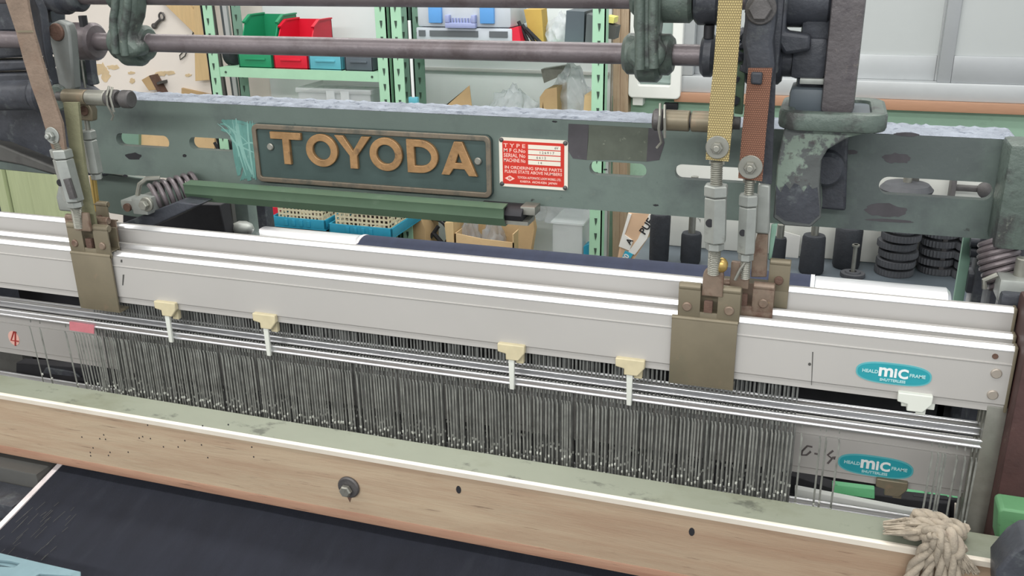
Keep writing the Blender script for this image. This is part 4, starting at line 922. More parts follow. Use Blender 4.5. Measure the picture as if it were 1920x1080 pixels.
for k, (s, u) in enumerate((('6V', .84), ('1 2 6 9 1 7', .70), ('6 6 1 2', .62), ('1 4', .60))):
    z0 = rz0+RH*(.80-.105*k); m = MB(); m.box(rx0+RW*.43, rx0+RW*.90, yt-.0001, yt+.0005, z0, z0+RH*.085); fd = m.build('number_field', 'cream', rp)
    vs, fs = text(s, RH*.07, .0001, 0); m = MB(); m.add(vs, fs, facing(rx0+RW*u, yt-.0003, z0+RH*.042)); m.build('lettering', 'ink', rp)
for u in (.035, .965):
    for v in (.05, .95): m = MB(); m.ball((rx0+RW*u, YB-.0016, rz0+RH*v), .0032, (1, .6, 1)); m.build('rivet', 'steel_dark', rp)
# worn patches of old paint, thin films on the web
def film(px, mat, name, th=.0005): m = MB(); m.pp(px, YB-th, th*.9); return m.build(name, mat, beam)
R = random.Random(6)
film([(1066, 232), (1104, 234), (1103, 262), (1100, 300), (1074, 297), (1064, 280)], 'darkpatch', 'dark_paint_patch')
film([(1104, 234), (1216, 240), (1212, 303), (1160, 300), (1100, 300)], 'mudpatch', 'olive_paint_patch')
film([(1216, 240), (1240, 242), (1246, 268), (1236, 300), (1212, 303)], 'darkpatch', 'dark_paint_patch')
def blob(cx, cy, rx, ry, n, seed):
    q = random.Random(seed); return [(cx+rx*math.cos(2*PI*k/n)*q.uniform(.8, 1.08), cy+.05*rx*math.cos(2*PI*k/n)+ry*math.sin(2*PI*k/n)*q.uniform(.72, 1.15)) for k in range(n)]
for k, (mt, tw) in enumerate((('teal', .00035), ('teal_pale', .0006))):   # brushed strokes of one smear
    m = MB(); R = random.Random(31+k)
    for n in range(58 if k == 0 else 12):
        u = R.random(); x0 = 404+52*R.random()**.8; y0 = 224+62*R.random()*(.35 if x0 < 425 else 1); x1 = 446+36*u; y1 = R.uniform(285, 340); mx = 446+32*u+R.uniform(-4, 8); my = 222+42*R.random()
        if n % 3: x0 = R.uniform(432, 474); y0 = R.uniform(222, 262); mx = x0+R.uniform(2, 10); my = (y0+y1)/2
        w = R.uniform(5, 11) if k == 0 else R.uniform(1.8, 4); pts = []
        if n % 3 == 0 and R.random() < .6: x1, y1 = mx+14, my+16
        L = []
        for i in range(9): t_ = i/8; L.append(((1-t_)**2*x0+2*t_*(1-t_)*mx+t_*t_*x1, (1-t_)**2*y0+2*t_*(1-t_)*my+t_*t_*y1))
        left = []; right = []
        for i, (a, b) in enumerate(L):
            d = (L[min(i+1, 8)][0]-L[max(i-1, 0)][0], L[min(i+1, 8)][1]-L[max(i-1, 0)][1]); l = math.hypot(*d); ww = w*(.35+.65*math.sin(PI*(i+.6)/9.2))
            left.append((a-d[1]/l*ww/2, b+d[0]/l*ww/2)); right.append((a+d[1]/l*ww/2, b-d[0]/l*ww/2))
        yy = YB-tw-.000004*n; V = [W(a, b, Y=yy) for a, b in left+right]; m.add(V+[v+Vector((0, tw*.8, 0)) for v in V], [(i, i+1, 9+i+1, 9+i) for i in range(8)])
    m.build('teal_paint_smear', mt, beam)
for k, (cx, cy, rx, ry) in enumerate(((1662, 395, 42, 13), (1682, 297, 28, 10), (1668, 414, 46, 3), (1700, 252, 24, 4), (1595, 285, 14, 5), (720, 292, 0, 0))):
    if rx: film(blob(cx, cy, rx, ry, 22, k+3), 'darkpatch', 'worn_paint_patch', .0003+.00001*k)
for k, (cx, cy, rx, ry) in enumerate(((250, 293, 16, 7), (346, 292, 4, 3), (235, 330, 5, 3), (1500, 255, 5, 4), (1135, 318, 4, 2), (1230, 385, 6, 2), (1040, 228, 5, 2))):
    film(blob(cx, cy, rx, ry, 14, k+40), 'blacksteel', 'grease_spot', .0003)

# green folded channel under the beam
t = thing('channel_trough', 'olive green folded steel channel hanging under the nameplate beam', 'channel', (-.62, 1.1, 1.16))
gx0, gx1 = W(346, 360, Y=1.1).x, W(944, 400, Y=1.1).x; g1 = W(345, 344, Y=1.1).z; g0 = W(345, 376, Y=1.1).z
prof = [(1.10, g1-.006), (1.098, g1-.001), (1.103, g1), (1.118, g1+.001), (1.118, g1-.001), (1.104, g1-.002), (1.1025, g1-.007), (1.1025, g0+.012), (1.108, g0+.001), (1.14, g0), (1.14, g0-.002), (1.107, g0-.001), (1.0995, g0+.011)]
m = MB(); m.prism(prof, 'x', gx0, gx1); m.build('channel', 'gutter', t)
m = MB(); m.prism([(1.108, g1-.008), (1.116, g1-.003), (1.138, g1-.003), (1.138, g0+.004), (1.112, g0+.004), (1.106, g0+.014)], 'x', gx1-.04, gx1+.022); m.build('opening_shade', 'blacksteel', t)  # black block stands in for the shade inside the open channel end
m = MB(); m.prism([(1.11, g0+.001), (1.14, g0+.001), (1.14, g0+.008), (1.11, g0+.006)], 'x', gx1-.02, gx1+.03); m.box(gx1+.018, gx1+.038, 1.115, 1.14, g1-.012, g1-.001, .001); m.build('end_clip', 'steel', t)

# ================================================================ shafts, links and collars above
YSH = 1.10; ZS1 = (W(400, 65, Y=YSH).z+W(400, 101, Y=YSH).z)/2; RS = (W(400, 65, Y=YSH).z-W(400, 101, Y=YSH).z)/2*.96
ZS2 = W(700, 13, Y=YSH).z+RS
sx0, sx1 = W(60, 80, Y=YSH).x-.1, W(1500, 110, Y=YSH).x+.02
t = thing('lower_shaft', 'brown steel round shaft crossing over the crossbeam, the lower of two', 'shaft', (-.5, YSH, ZS1), 'round drive shafts')
MB().cyl((sx0, YSH, ZS1), (sx1, YSH, ZS1), RS, n=32).build('shaft', 'shaft', t)
def collar(t, px0, px1, z, r, mat='cast', y=YSH, b=.004, name='collar'):
    x0 = W(px0, 60, Y=y).x; x1 = W(px1, 60, Y=y).x; m = MB(); m.cyl((x0, y, z), (x1, y, z), r, n=28, b=b); return m.build(name, mat, t)
collar(t, 125, 180, ZS1, .026, 'shaft'); collar(t, 1318, 1345, ZS1, .024, 'cast')
c = collar(t, 245, 280, ZS1, RS*1.25, 'shaft'); collar(t, 1455, 1500, ZS1, .021, 'cast')
a = W(156, 38, Y=YSH-.01); m = MB(); m.cyl((a.x, a.y, ZS1+.02), (a.x, a.y, ZS1+.036), .006, n=6); m.build('set_screw', 'blacksteel', t)
a = W(1330, 50, Y=YSH-.01); m = MB(); m.cyl((a.x, a.y, ZS1+.02), (a.x, a.y, ZS1+.034), .006, n=12); m.build('set_screw', 'blacksteel', t)
t2 = thing('upper_shaft', 'dark steel round shaft along the top edge, the upper of two', 'shaft', (-.5, YSH, ZS2), 'round drive shafts')
MB().cyl((sx0, YSH, ZS2), (sx1+.01, YSH, ZS2), RS, n=32).build('shaft', 'shaft', t2)
collar(t2, 1214, 1299, ZS2, .027, 'cast_g'); collar(t2, 1302, 1350, ZS2, .029, 'cast'); collar(t2, 60, 166, ZS2, .022, 'cast'); collar(t2, 118, 140, ZS2, .026, 'cast')
collar(t2, 1450, 1556, ZS2, .03, 'cast')
a = W(86, 20, Y=YSH-.01); m = MB(); m.cyl((a.x, a.y, ZS2-.036), (a.x, a.y, ZS2-.02), .006, n=12); m.build('set_screw', 'blacksteel', t2)
# gooseneck links between the shafts
def gooseneck(px, poly, ribs, label):
    x = W(px, 95, Y=YSH-.02).x; t = thing('swan_neck_link', label, 'link', (x, YSH, ZS1), 'cast swan neck links between the shafts')
    m = MB(); m.pp(poly, YSH-.036, .03); m.build('neck', 'cast_g', t, .006)
    for rb in ribs:
        pts = [W(a, b, Y=YSH-.036) for a, b in rb]
        for _ in range(2):
            q = [pts[0]]
            for a, b in zip(pts[:-1], pts[1:]): q += [a*.75+b*.25, a*.25+b*.75]
            q.append(pts[-1]); pts = q
        m = MB(); m.tube(pts, .0058, 10); m.build('neck_rib', 'cast_g', t, ang=60)
    m = MB(); m.cyl((x-.029, YSH, ZS1), (x+.029, YSH, ZS1), .0235, n=28, b=.005); m.cyl((x-.013, YSH, ZS1-.003), (x+.015, YSH, ZS1-.003), .029, n=28, b=.004); m.build('clamp_boss', 'cast_g', t)
    m = MB(); m.cyl((x-.022, YSH, ZS2), (x+.022, YSH, ZS2), RS*1.6, n=28, b=.004); m.build('clamp_boss', 'cast_g', t)
gooseneck(232, [(206, -40), (206, 10), (202, 32), (200, 52), (205, 70), (200, 88), (214, 104), (236, 110), (256, 106), (258, 90), (243, 76), (240, 58), (248, 36), (251, 10), (251, -40)], [[(218, -40), (218, 10), (212, 40), (216, 66), (218, 100)], [(240, -40), (240, 12), (236, 40), (230, 64), (236, 104)]], 'cast green swan neck link joining the two shafts above the left slots')
gooseneck(1211, [(1188, -20), (1186, 50), (1190, 76), (1174, 88), (1172, 112), (1186, 126), (1200, 134), (1224, 134), (1234, 126), (1246, 112), (1246, 90), (1232, 78), (1236, 50), (1238, -20)], [[(1200, -20), (1200, 60), (1200, 130)], [(1226, -20), (1224, 60), (1226, 128)]], 'cast green swan neck link joining the two shafts beside the ventilator')

# sleeved cross rods at the strap levers
def cross_rod(px0, px1, py, Y, rr, label, cot_px, right=True):
    a = W(px0, py, Y=Y); x1 = W(px1, py, Y=Y).x; x0 = a.x; z = a.z
    t = thing('sleeved_rod', label, 'rod', (x0, Y, z), 'sleeved cross rods')
    xs = sorted((x0, x1)); m = MB(); m.cyl((xs[0]+.002, Y, z), (xs[1]-.002, Y, z), rr*.6, n=18); m.build('rod', 'steel_dark', t)
    L = xs[1]-xs[0]
    if right:
        for f0, f1 in ((.14, .42), (.44, .9)): m = MB(); m.cyl((xs[0]+L*f0, Y, z), (xs[0]+L*f1, Y, z), rr, n=24, b=.001); m.build('sleeve', 'hanger', t)
        m = MB(); m.cyl((xs[0], Y, z), (xs[0]+L*.13, Y, z), rr*1.05, n=18, b=.002); m.build('end_collar', 'steel_dark', t); e = xs[0]+L*.08
    else:
        for f0, f1, mt in ((.12, .42, 'hanger'), (.43, .68, 'steel')): m = MB(); m.cyl((xs[0]+L*f0, Y, z), (xs[0]+L*f1, Y, z), rr, n=24, b=.001); m.build('sleeve', mt, t)
        for f0, f1 in ((.69, .83), (.88, 1)): m = MB(); m.cyl((xs[0]+L*f0, Y, z), (xs[0]+L*f1, Y, z), rr*1.15, n=18, b=.002); m.build('end_collar', 'steel_dark', t)
        e = xs[0]+L*.76
    m = MB(); m.tube([(e, Y-rr*.4, z+rr*1.6), (e+.002, Y-rr*1.3, z+rr*.6), (e+.001, Y-rr*1.3, z-rr*.6), (e+.004, Y-rr*.9, z-rr*2.0), (e-.001, Y-rr*.8, z-rr*2.6)], .0016, 6); m.tube([(e+.005, Y-rr*.4, z+rr*1.5), (e+.007, Y-rr*1.25, z+rr*.4), (e+.008, Y-rr*1.1, z-rr*1.5)], .0016, 6); m.build('cotter_pin', 'steel', t)
cross_rod(1225, 1392, 224, 1.03, .0115, 'brass sleeved rod with cotter pin behind the yellow strap', 1236)
cross_rod(106, 246, 180, 1.03, .0105, 'sleeved rod with rusty collars and bent cotter pin beside the left straps', 225, False)
m = MB(); a = W(1362, 229, Y=1.05); 

# ================================================================ straps with turnbuckles
def turnbuckle(t, p0, p1, r, rod0=None, rod1=None, hole=True, mat='zinc'):
    """hexagonal barrel from p0 down to p1 with lock nuts and threaded rods at both ends"""
    p0 = Vector(p0); p1 = Vector(p1); d = (p1-p0).normalized()
    m = MB(); m.cyl(p0+d*.0135, p1-d*.009, r, n=6, b=.0012, ph=PI/6); b = m.build('turnbuckle', mat, t)
    m = MB(); m.cyl(p0, p0+d*.0125, r*1.06, n=6, b=.0015, ph=PI/6); m.build('lock_nut', mat, b)
    m = MB(); m.cyl(p1-d*.008, p1, r*.8, n=6, b=.001); m.build('lock_nut', mat, b)
    def rod(a, c, rr):
        a = Vector(a); c = Vector(c); L = (c-a).length; n = max(4, int(L/.0022)); prof = []
        for i in range(n): prof += [(rr, L*i/n), (rr*.82, L*(i+.5)/n)]
        prof.append((rr, L)); m = MB(); m.lathe(prof, a, c-a, 14); m.build('threaded_rod', 'steel', t, ang=20)
    if rod0 is not None: rod(rod0, p0+d*.002, r*.52)
    if rod1 is not None: rod(p1-d*.002, rod1, r*.55)
    if hole:
        c = p0.lerp(p1, .55)+Vector((-r*.35, -r*.80, 0)); m = MB(); m.cyl(c, c+Vector((0, -r*.1, 0)), r*.36, n=16); m.build('peg_hole', 'blacksteel', b)
def washer_bolt(t, c, r, mat='steel'):
    c = Vector(c); m = MB(); m.cyl(c, c+Vector((0, -.002, 0)), r, n=26, b=.0006); w = m.build('washer', mat, t)
    m = MB(); m.cyl(c+Vector((0, -.002, 0)), c+Vector((0, -.008, 0)), r*.52, n=6, b=.001); m.cyl(c+Vector((0, -.008, 0)), c+Vector((0, -.012, 0)), r*.3, n=14, b=.001); m.build('bolt', mat, t)
def yoke(t, x, y, z0, z1, w, mat='hanger_r'):
    h = z1-z0; m = MB(); vs, fs = outline([[(x-w/2, z0), (x+w/2, z0)]+[(x+w/2*math.cos(a), z1-w/2+w/2*math.sin(a)) for a in [PI*i/10 for i in range(11)]]], .005, .001); m.add(vs, fs, facing(0, y, 0)); m.build('yoke', mat, t)
def tapehang(px, Y, th=.004): m = MB(); m.pp(px, Y, th); return m
# right front (yellow)
Y = .985
t = thing('lifting_strap', 'yellow woven strap with big washer and hexagonal turnbuckle over the right brass plate', 'strap', W(1345, 290, Y=Y), 'harness lifting straps')
tapehang([(1350, -60), (1397, -60), (1392, 0), (1385, 90), (1376, 200), (1366, 303), (1323, 299), (1330, 200), (1339, 110), (1347, 0)], Y).build('strap', 'strap_y', t)
c = W(1345, 276, Y=Y); washer_bolt(t, c, .0122)
p0 = W(1343, 346, Y=Y+.004); p1 = W(1340, 468, Y=Y+.004); turnbuckle(t, p0, p1, .0128, W(1344, 302, Y=Y+.004), W(1338, 512, Y=Y+.008))
m = MB(); m.cyl((c.x, Y+.0045, c.z), (c.x, Y+.009, c.z), .01, n=14); m.box(c.x-.008, c.x+.008, Y+.0045, Y+.008, W(1344, 310, Y=Y).z, c.z); m.build('eye_plate', 'steel', t)
q = W(1336, 535, Y=Y+.006); yoke(t, q.x, Y+.011, W(1336, 556, Y=Y+.006).z, W(1336, 503, Y=Y+.006).z, .021)
c = W(1353, 497, Y=Y+.01); m = MB(); m.ball(c, .0072, (1, 1, 1.25)); m.build('domed_nut', 'brass', t)
# right second (rust)
Y = 1.004
t = thing('lifting_strap', 'rust brown woven strap with washer and slimmer turnbuckle right of the yellow strap', 'strap', W(1410, 320, Y=Y), 'harness lifting straps')
tapehang([(1403, 128), (1448, 128), (1443, 180), (1436, 250), (1429, 340), (1384, 334), (1391, 250), (1397, 190)], Y).build('strap', 'strap_r', t)
c = W(1407, 313, Y=Y); washer_bolt(t, c, .0128)
turnbuckle(t, W(1404, 364, Y=Y+.004), W(1398, 488, Y=Y+.004), .0105, W(1406, 337, Y=Y+.004), W(1397, 520, Y=Y+.008))
m = MB(); m.box(c.x-.007, c.x+.007, Y+.0045, Y+.008, W(1405, 345, Y=Y).z, c.z, .001); m.build('eye_plate', 'steel', t)
m = MB(); a, b = W(1372, 487, Y=Y+.012), W(1404, 540, Y=Y+.012); m.box(a.x, b.x, Y+.006, Y+.012, b.z, a.z, .002); m.build('yoke', 'hanger_r', t)
m = MB(); m.tube([W(1397, 492, Y=Y), W(1388, 505, Y=Y), W(1378, 525, Y=Y)], .0018, 6); m.build('split_pin', 'steel', t)
# right third (dark, behind)
Y = 1.034
t = thing('lifting_strap', 'dark steel strap with grey flat turnbuckle, behind the rust strap', 'strap', W(1440, 330, Y=Y), 'harness lifting straps')
tapehang([(1432, 120), (1455, 120), (1447, 345), (1424, 345)], Y, .006).build('strap', 'cast', t)
m = MB(); m.pp([(1421, 345), (1444, 348), (1442, 440), (1415, 438)], Y-.006, .014); m.build('turnbuckle', 'zinc', t, .002)
m = MB(); m.pp([(1420, 438), (1440, 440), (1437, 520), (1408, 520), (1410, 475)], Y-.004, .01); m.build('yoke', 'hanger_r', t, .001)
m = MB(); m.pp([(1446, 422), (1458, 420), (1446, 488), (1440, 488)], Y+.01, .006); m.build('side_strip', 'bluegreen', t, .001)
# left front (brown leather)
Y = .985
t = thing('lifting_strap', 'brown leather strap slanting down the left edge to a silver turnbuckle', 'strap', W(100, 255, Y=Y), 'harness lifting straps')
tapehang([(2, -60), (44, -60), (52, 10), (62, 60), (78, 115), (98, 180), (116, 232), (122, 285), (98, 280), (86, 245), (74, 205), (58, 160), (43, 110), (30, 60), (10, 0)], Y).build('strap', 'strap_b', t)
m = MB(); m.pp([(30, 57), (60, 57), (62, 61), (32, 61)], Y-.001, .001); m.build('wear_mark', 'hanger', t)
c = W(99, 254, Y=Y); washer_bolt(t, c, .0115, 'zinc')
turnbuckle(t, W(113, 279, Y=Y+.003), W(142, 388, Y=Y+.003), .0135, W(107, 262, Y=Y+.004), W(149, 425, Y=Y+.008))
d0 = W(131, 352, Y=Y-.0115); d1 = W(139, 372, Y=Y-.0115); m = MB(); m.tube([W(126, 335, Y=Y-.008), W(138, 372, Y=Y-.008)], .0052, 10); m.build('inner_rod', 'steel_dark', t)
m = MB(); a, b = W(134, 397, Y=Y+.006), W(170, 435, Y=Y+.006); m.box(a.x, b.x, Y+.006, Y+.011, b.z, a.z, .002); m.build('yoke', 'hanger_r', t)
# left second (olive)
Y = 1.006
t = thing('lifting_strap', 'olive grey strap behind the brown leather strap, running from the bolted lever', 'strap', W(150, 300, Y=Y), 'harness lifting straps')
tapehang([(118, 192), (146, 192), (152, 260), (160, 320), (172, 385), (180, 425), (158, 425), (147, 370), (135, 310), (126, 250)], Y).build('strap', 'strap_o', t)
Y = 1.03
t = thing('lifting_strap', 'slim grey turnbuckle strap with brass rod, rearmost of the left straps', 'strap', W(170, 300, Y=Y), 'harness lifting straps')
m = MB(); m.pp([(147, 196), (166, 194), (172, 208), (172, 228), (150, 226)], Y, .012); m.build('eye_end', 'hanger', t, .002); c = W(157, 208, Y=Y-.001); m = MB(); m.cyl((c.x, Y-.002, c.z), (c.x, Y+.005, c.z), .007, n=16, b=.001); m.build('eye_pin', 'rust', t)
m = MB(); m.tube([W(162, 222, Y=Y+.006), W(166, 250, Y=Y+.006)], .0035, 10); m.build('threaded_rod', 'steel', t)
turnbuckle(t, W(164, 244, Y=Y+.004), W(182, 336, Y=Y+.004), .0098, None, None, False, 'zinc'); m = MB(); m.tube([W(174, 330, Y=Y+.006), W(182, 395, Y=Y+.006)], .0045, 12); m.build('brass_rod', 'brass', t)
# cast levers carrying the straps
t = thing('strap_lever', 'grey cast lever with round bolt at its top behind the left straps', 'lever', W(110, 60, Y=1.04), 'cast strap levers')
m = MB(); m.pp([(88, 60), (94, 44), (108, 38), (124, 44), (130, 62), (134, 110), (138, 165), (128, 180), (112, 172), (104, 130), (96, 90)], 1.034, .016); m.build('lever_arm', 'lever', t, .003)
c = W(108, 60, Y=1.034); m = MB(); m.cyl((c.x, 1.035, c.z), (c.x, 1.03, c.z), .0115, n=24, b=.001); m.box(c.x-.004, c.x+.004, 1.0295, 1.031, c.z-.001, c.z+.001); m.build('bolt', 'rust', t)
m = MB(); c2 = W(114, 182, Y=1.036); m.cyl((c2.x, 1.03, c2.z), (c2.x, 1.056, c2.z), .018, n=20, b=.003); m.build('boss', 'cast_g', t)
m = MB(); m.pp([(52, -30), (75, 20), (84, 100), (98, 160), (84, 120), (68, 70), (56, 30)], 1.012, .014); m.build('side_web', 'cast', t, .002)
t = thing('strap_lever', 'black cast lever with hexagonal bolt above the rust brown strap', 'lever', W(1420, 60, Y=1.02), 'cast strap levers')
m = MB(); m.pp([(1398, -40), (1456, -40), (1454, 40), (1448, 80), (1452, 120), (1448, 162), (1402, 158), (1400, 118), (1390, 80), (1396, 40)], 1.012, .04); m.build('lever_arm', 'cast', t, .004)
c = W(1427, 16, Y=1.012); m = MB(); m.cyl((c.x, 1.013, c.z), (c.x, 1.007, c.z), .0155, n=26, b=.001); m.cyl((c.x, 1.007, c.z), (c.x, .998, c.z), .0115, n=6, b=.0012); m.build('bolt', 'steel_dark', t)
m = MB(); m.pp([(1408, 135), (1430, 136), (1428, 160), (1407, 158)], 1.0, .013); m.build('lug', 'cast', t, .002)
m = MB(); m.cyl((c.x-.02, YSH, ZS2), (c.x+.022, YSH, ZS2), .034, n=26, b=.004); m.cyl((c.x-.02, YSH, ZS1), (c.x+.022, YSH, ZS1), .03, n=26, b=.004); m.box(c.x-.018, c.x+.02, 1.05, YSH+.01, ZS1-.012, ZS2+.012, .004); m.build('boss', 'cast', t)
m = MB(); m.pp([(1448, -30), (1480, -30), (1472, 60), (1520, 66), (1520, 96), (1470, 104), (1456, 80)], 1.06, .03); m.build('side_arm', 'cast', t, .004)
# dark slotted strip beside yellow strap
tag(MB().pp([(1385, 90), (1400, 92), (1392, 215), (1376, 213)], 1.06, .006).build('flat_strip', 'gutter', bev=.001), 'narrow dark green strip hanging between the yellow and rust straps', 'strip')
m = MB(); a = W(1388, 75, Y=1.05); R = random.Random(2)
for k in range(9): m.ball((a.x+R.uniform(-.012, .008), 1.05+R.uniform(0, .01), a.z-.012*k+.03), R.uniform(.006, .011), (1, .8, .8), 1)
tag(m.build('greasy_lint', 'cast'), 'clumps of greasy lint caught between the yellow strap and the black lever', 'lint', kind='stuff')

# ================================================================ right casting: bracket with tray and pillar
t = thing('bracket_casting', 'peeling green cast bracket with rimmed tray top bolted to the right of the beam', 'bracket', W(1530, 430, Y=1.05))
Y0 = 1.035; tx0 = W(1466, 215, Y=Y0).x; tx1 = W(1659, 222, Y=Y0).x; tz1 = W(1560, 214, Y=Y0).z; tz0 = W(1560, 248, Y=Y0).z
def rr_xy(x0, x1, y0, y1, r): return rrect(x0, x1, y0, y1, r)
vs, fs = outline([rr_xy(tx0+.004, tx1-.004, Y0+.004, YB-.005, .016)], .010, .001); m = MB(); m.add([(v[0], v[1], v[2]+tz1-.0085) for v in vs], fs); m.build('tray_floor', 'bench', t)
vs, fs = outline([rr_xy(tx0, tx1, Y0, YB-.001, .02), rr_xy(tx0+.009, tx1-.009, Y0+.009, YB-.01, .014)], .020, .004); m = MB(); m.add([(v[0], v[1], v[2]+tz1-.009) for v in vs], fs); m.build('tray_rim', 'cast_g', t)
z_ = lambda px, py: W(px, py, Y=Y0+.01).z; x_ = lambda px, py: W(px, py, Y=Y0+.01).x
lo = z_(1500, 425)
m = MB(); m.prism([(tx0+.004, tz1-.0145), (tx1-.006, tz1-.0145), (x_(1650, 244), z_(1650, 244)), (x_(1590, 258), z_(1590, 258)), (x_(1552, 280), z_(1552, 280)), (x_(1540, 300), z_(1540, 300)), (x_(1536, 350), z_(1536, 350)), (x_(1540, 405), lo+.012), (x_(1520, 425), lo), (x_(1470, 418), lo), (x_(1450, 405), lo+.008), (x_(1458, 300), z_(1458, 300))], 'y', Y0+.01, YB-.002); m.build('bracket_body', 'peel', t, .005)
R = random.Random(8); top_ = [(1455+8.6*k, 352+R.uniform(-10, 10)) for k in range(10)]
m = MB(); m.prism([(W(a, b, Y=Y0+.0094).x, W(a, b, Y=Y0+.0094).z) for a, b in top_+[(1537, 395), (1536, 404), (1518, 420), (1472, 414), (1455, 402)]], 'y', Y0+.0094, Y0+.0102); m.build('oil_stain', 'cast', t)
m = MB(); m.prism([(x_(1520, 290), z_(1520, 268)), (x_(1592, 262), z_(1592, 262)), (x_(1586, 430), z_(1586, 430)), (x_(1520, 424), z_(1520, 424))], 'y', YB-.03, YB-.001); m.build('side_flange', 'cast', t, .003)
c = W(1550, 320, Y=1.10); m = MB(); m.cyl((c.x, YB-.02, c.z), (c.x, 1.10, c.z), .02, n=24, b=.004); m.build('boss', 'cast', t)
t = thing('pillar', 'brown grey square pillar standing in the cast tray at upper right', 'pillar', W(1560, 200, Y=1.06))
px0, px1 = W(1541, 180, Y=1.06).x, W(1604, 180, Y=1.06).x; zb_ = tz1-.005
m = MB(); m.box(px0, px1, 1.06, 1.125, zb_+.002, 1.75, .005); m.build('pillar_shaft', 'pillar', t)
m = MB(); m.box(W(1478, 190, Y=1.055).x, px0+.004, 1.066, 1.125, zb_, zb_+.026, .006); m.build('pillar_foot', 'bench', t)
m = MB(); m.box(W(1497, 110, Y=1.08).x, px0+.001, 1.08, 1.12, ZS1-.035, 1.60, .006); m.box(W(1485, 110, Y=1.09).x, px0+.001, 1.075, 1.125, ZS1-.02, ZS1+.024, .006); m.build('shaft_bearing', 'cast', t)
m = MB(); m.box(W(1500, 150, Y=1.08).x, px0+.001, 1.07, 1.11, zb_+.03, zb_+.036, .001); a = W(1506, 148, Y=1.08)
m.build('shim_plate', 'zinc', t)
bmx = thing('right_frame_post', 'dark steel frame post at the right picture edge ending the crossbeam', 'post', W(1905, 400, Y=1.09))
m = MB(); a, b = W(1894, 280, Y=1.09).x, W(1960, 300, Y=1.09).x; m.box(a, b, 1.09, 1.145, W(1894, 470, Y=1.09).z, W(1905, 272, Y=1.09).z, .006); m.build('post', 'cast_g', bmx)
m = MB(); m.box(b-.02, b+.05, 1.146, 1.2, 0, ZBB-.001, .006); m.build('frame_leg', 'cast', bmx)

# ================================================================ springs with clamp blocks
def coil(label, p0, p1, R, turns, r, bow=None):
    m = MB(); m.tube(helix(p0, p1, R, turns, 16, Vector((0, 0, 1)), bow), r, 8); return tag(m.build('coil_spring', 'shaft'), label, 'spring', 'dark coil springs')
p0 = W(284, 378, Y=1.09); p1 = W(345, 352, Y=1.12); coil('fat dark coil spring lying under the beam at left', p0+Vector((.004, 0, .006)), p1+Vector((.01, .02, 0)), .0195, 6.5, .0036)
t = thing('clamp_block', 'grey steel clamp block with hexagonal bolt beside the left coil spring', 'clamp', W(250, 390, Y=1.06))
a, b = W(222, 368, Y=1.06), W(282, 402, Y=1.06)
m = MB(); m.box(a.x, a.x+(b.x-a.x)*.55, 1.062, 1.10, b.z+.004, a.z-.006, .002); m.box(a.x+(b.x-a.x)*.5, b.x, 1.055, 1.10, b.z, a.z, .002); m.build('block', 'zinc', t)
c = W(272, 382, Y=1.054); m = MB(); m.cyl((c.x+.004, 1.056, c.z), (c.x+.004, 1.05, c.z), .0105, n=20, b=.001); m.cyl((c.x+.004, 1.05, c.z), (c.x+.004, 1.042, c.z), .007, n=6, b=.001); m.build('bolt', 'steel', t)
c = W(238, 384, Y=1.06); m = MB(); m.cyl((c.x, 1.063, c.z-.004), (c.x, 1.058, c.z-.004), .006, n=16); m.build('stud_end', 'rust', t)
m = MB(); m.tube([W(258, 366, Y=1.085), W(262, 345, Y=1.085), W(275, 335, Y=1.09), W(300, 334, Y=1.1)], .0035, 8); m.build('spring_hook', 'steel', t)
tag(MB().prism([(W(226, 420, Y=1.07).x, W(226, 420, Y=1.07).z), (W(330, 372, Y=1.07).x, W(330, 378, Y=1.07).z), (W(372, 378, Y=1.07).x, W(372, 384, Y=1.07).z), (W(280, 425, Y=1.07).x, W(280, 428, Y=1.07).z)], 'y', 1.07, 1.13).build('sloped_bracket', 'cast', bev=.002), 'dark sloping bracket plate under the left coil spring', 'bracket')
p0 = W(1874, 448, Y=1.12); p1 = W(1898, 540, Y=1.10); coil('dark coil spring curving down under the beam at the right edge', p0, p1, .0195, 8, .0034, Vector((-.006, 0, 0)))
t = thing('clamp_block', 'grey steel clamp block with round stud at the right picture edge', 'clamp', W(1900, 540, Y=1.08))
a, b = W(1876, 524, Y=1.06), W(1945, 572, Y=1.06); m = MB(); m.box(a.x, b.x, 1.06, 1.1, b.z, a.z, .003); m.build('block', 'zinc', t)
c = W(1912, 520, Y=1.08); m = MB(); m.cyl((c.x, 1.08, a.z-.002), (c.x, 1.08, a.z+.02), .007, n=16, b=.001); m.build('stud', 'steel', t)
m = MB(); m.tube([(a.x-.012, 1.07, b.z+.01), (a.x-.014, 1.07, a.z-.006), (a.x-.002, 1.07, a.z+.002)], .003, 8); m.build('spring_hook', 'steel', t)
# flat uprights and roller supports at right
t = thing('support_upright', 'pale green flat steel upright with dark bracket behind the right frame end', 'upright', W(1815, 560, Y=1.3))
m = MB(); a, b = W(1806, 450, Y=1.3), W(1826, 450, Y=1.3); zt_ = a.z+.03; m.box(a.x, b.x, 1.30, 1.31, 0, zt_, .002); m.build('upright', 'bluegreen', t)
m = MB(); a, b = W(1836, 480, Y=1.28), W(1858, 480, Y=1.28); m.box(a.x, b.x, 1.28, 1.33, .86, zt_-.01, .003); m.box(W(1824, 455, Y=1.3).x, b.x, 1.29, 1.32, W(1830, 520, Y=1.3).z-.02, W(1830, 510, Y=1.3).z, .002)
for q in (455, 474): c = W(1838, q, Y=1.29); m.cyl((c.x-.012, 1.29, c.z), (c.x+.004, 1.29, c.z), .007, n=12)
m.build('bracket', 'cast', t)

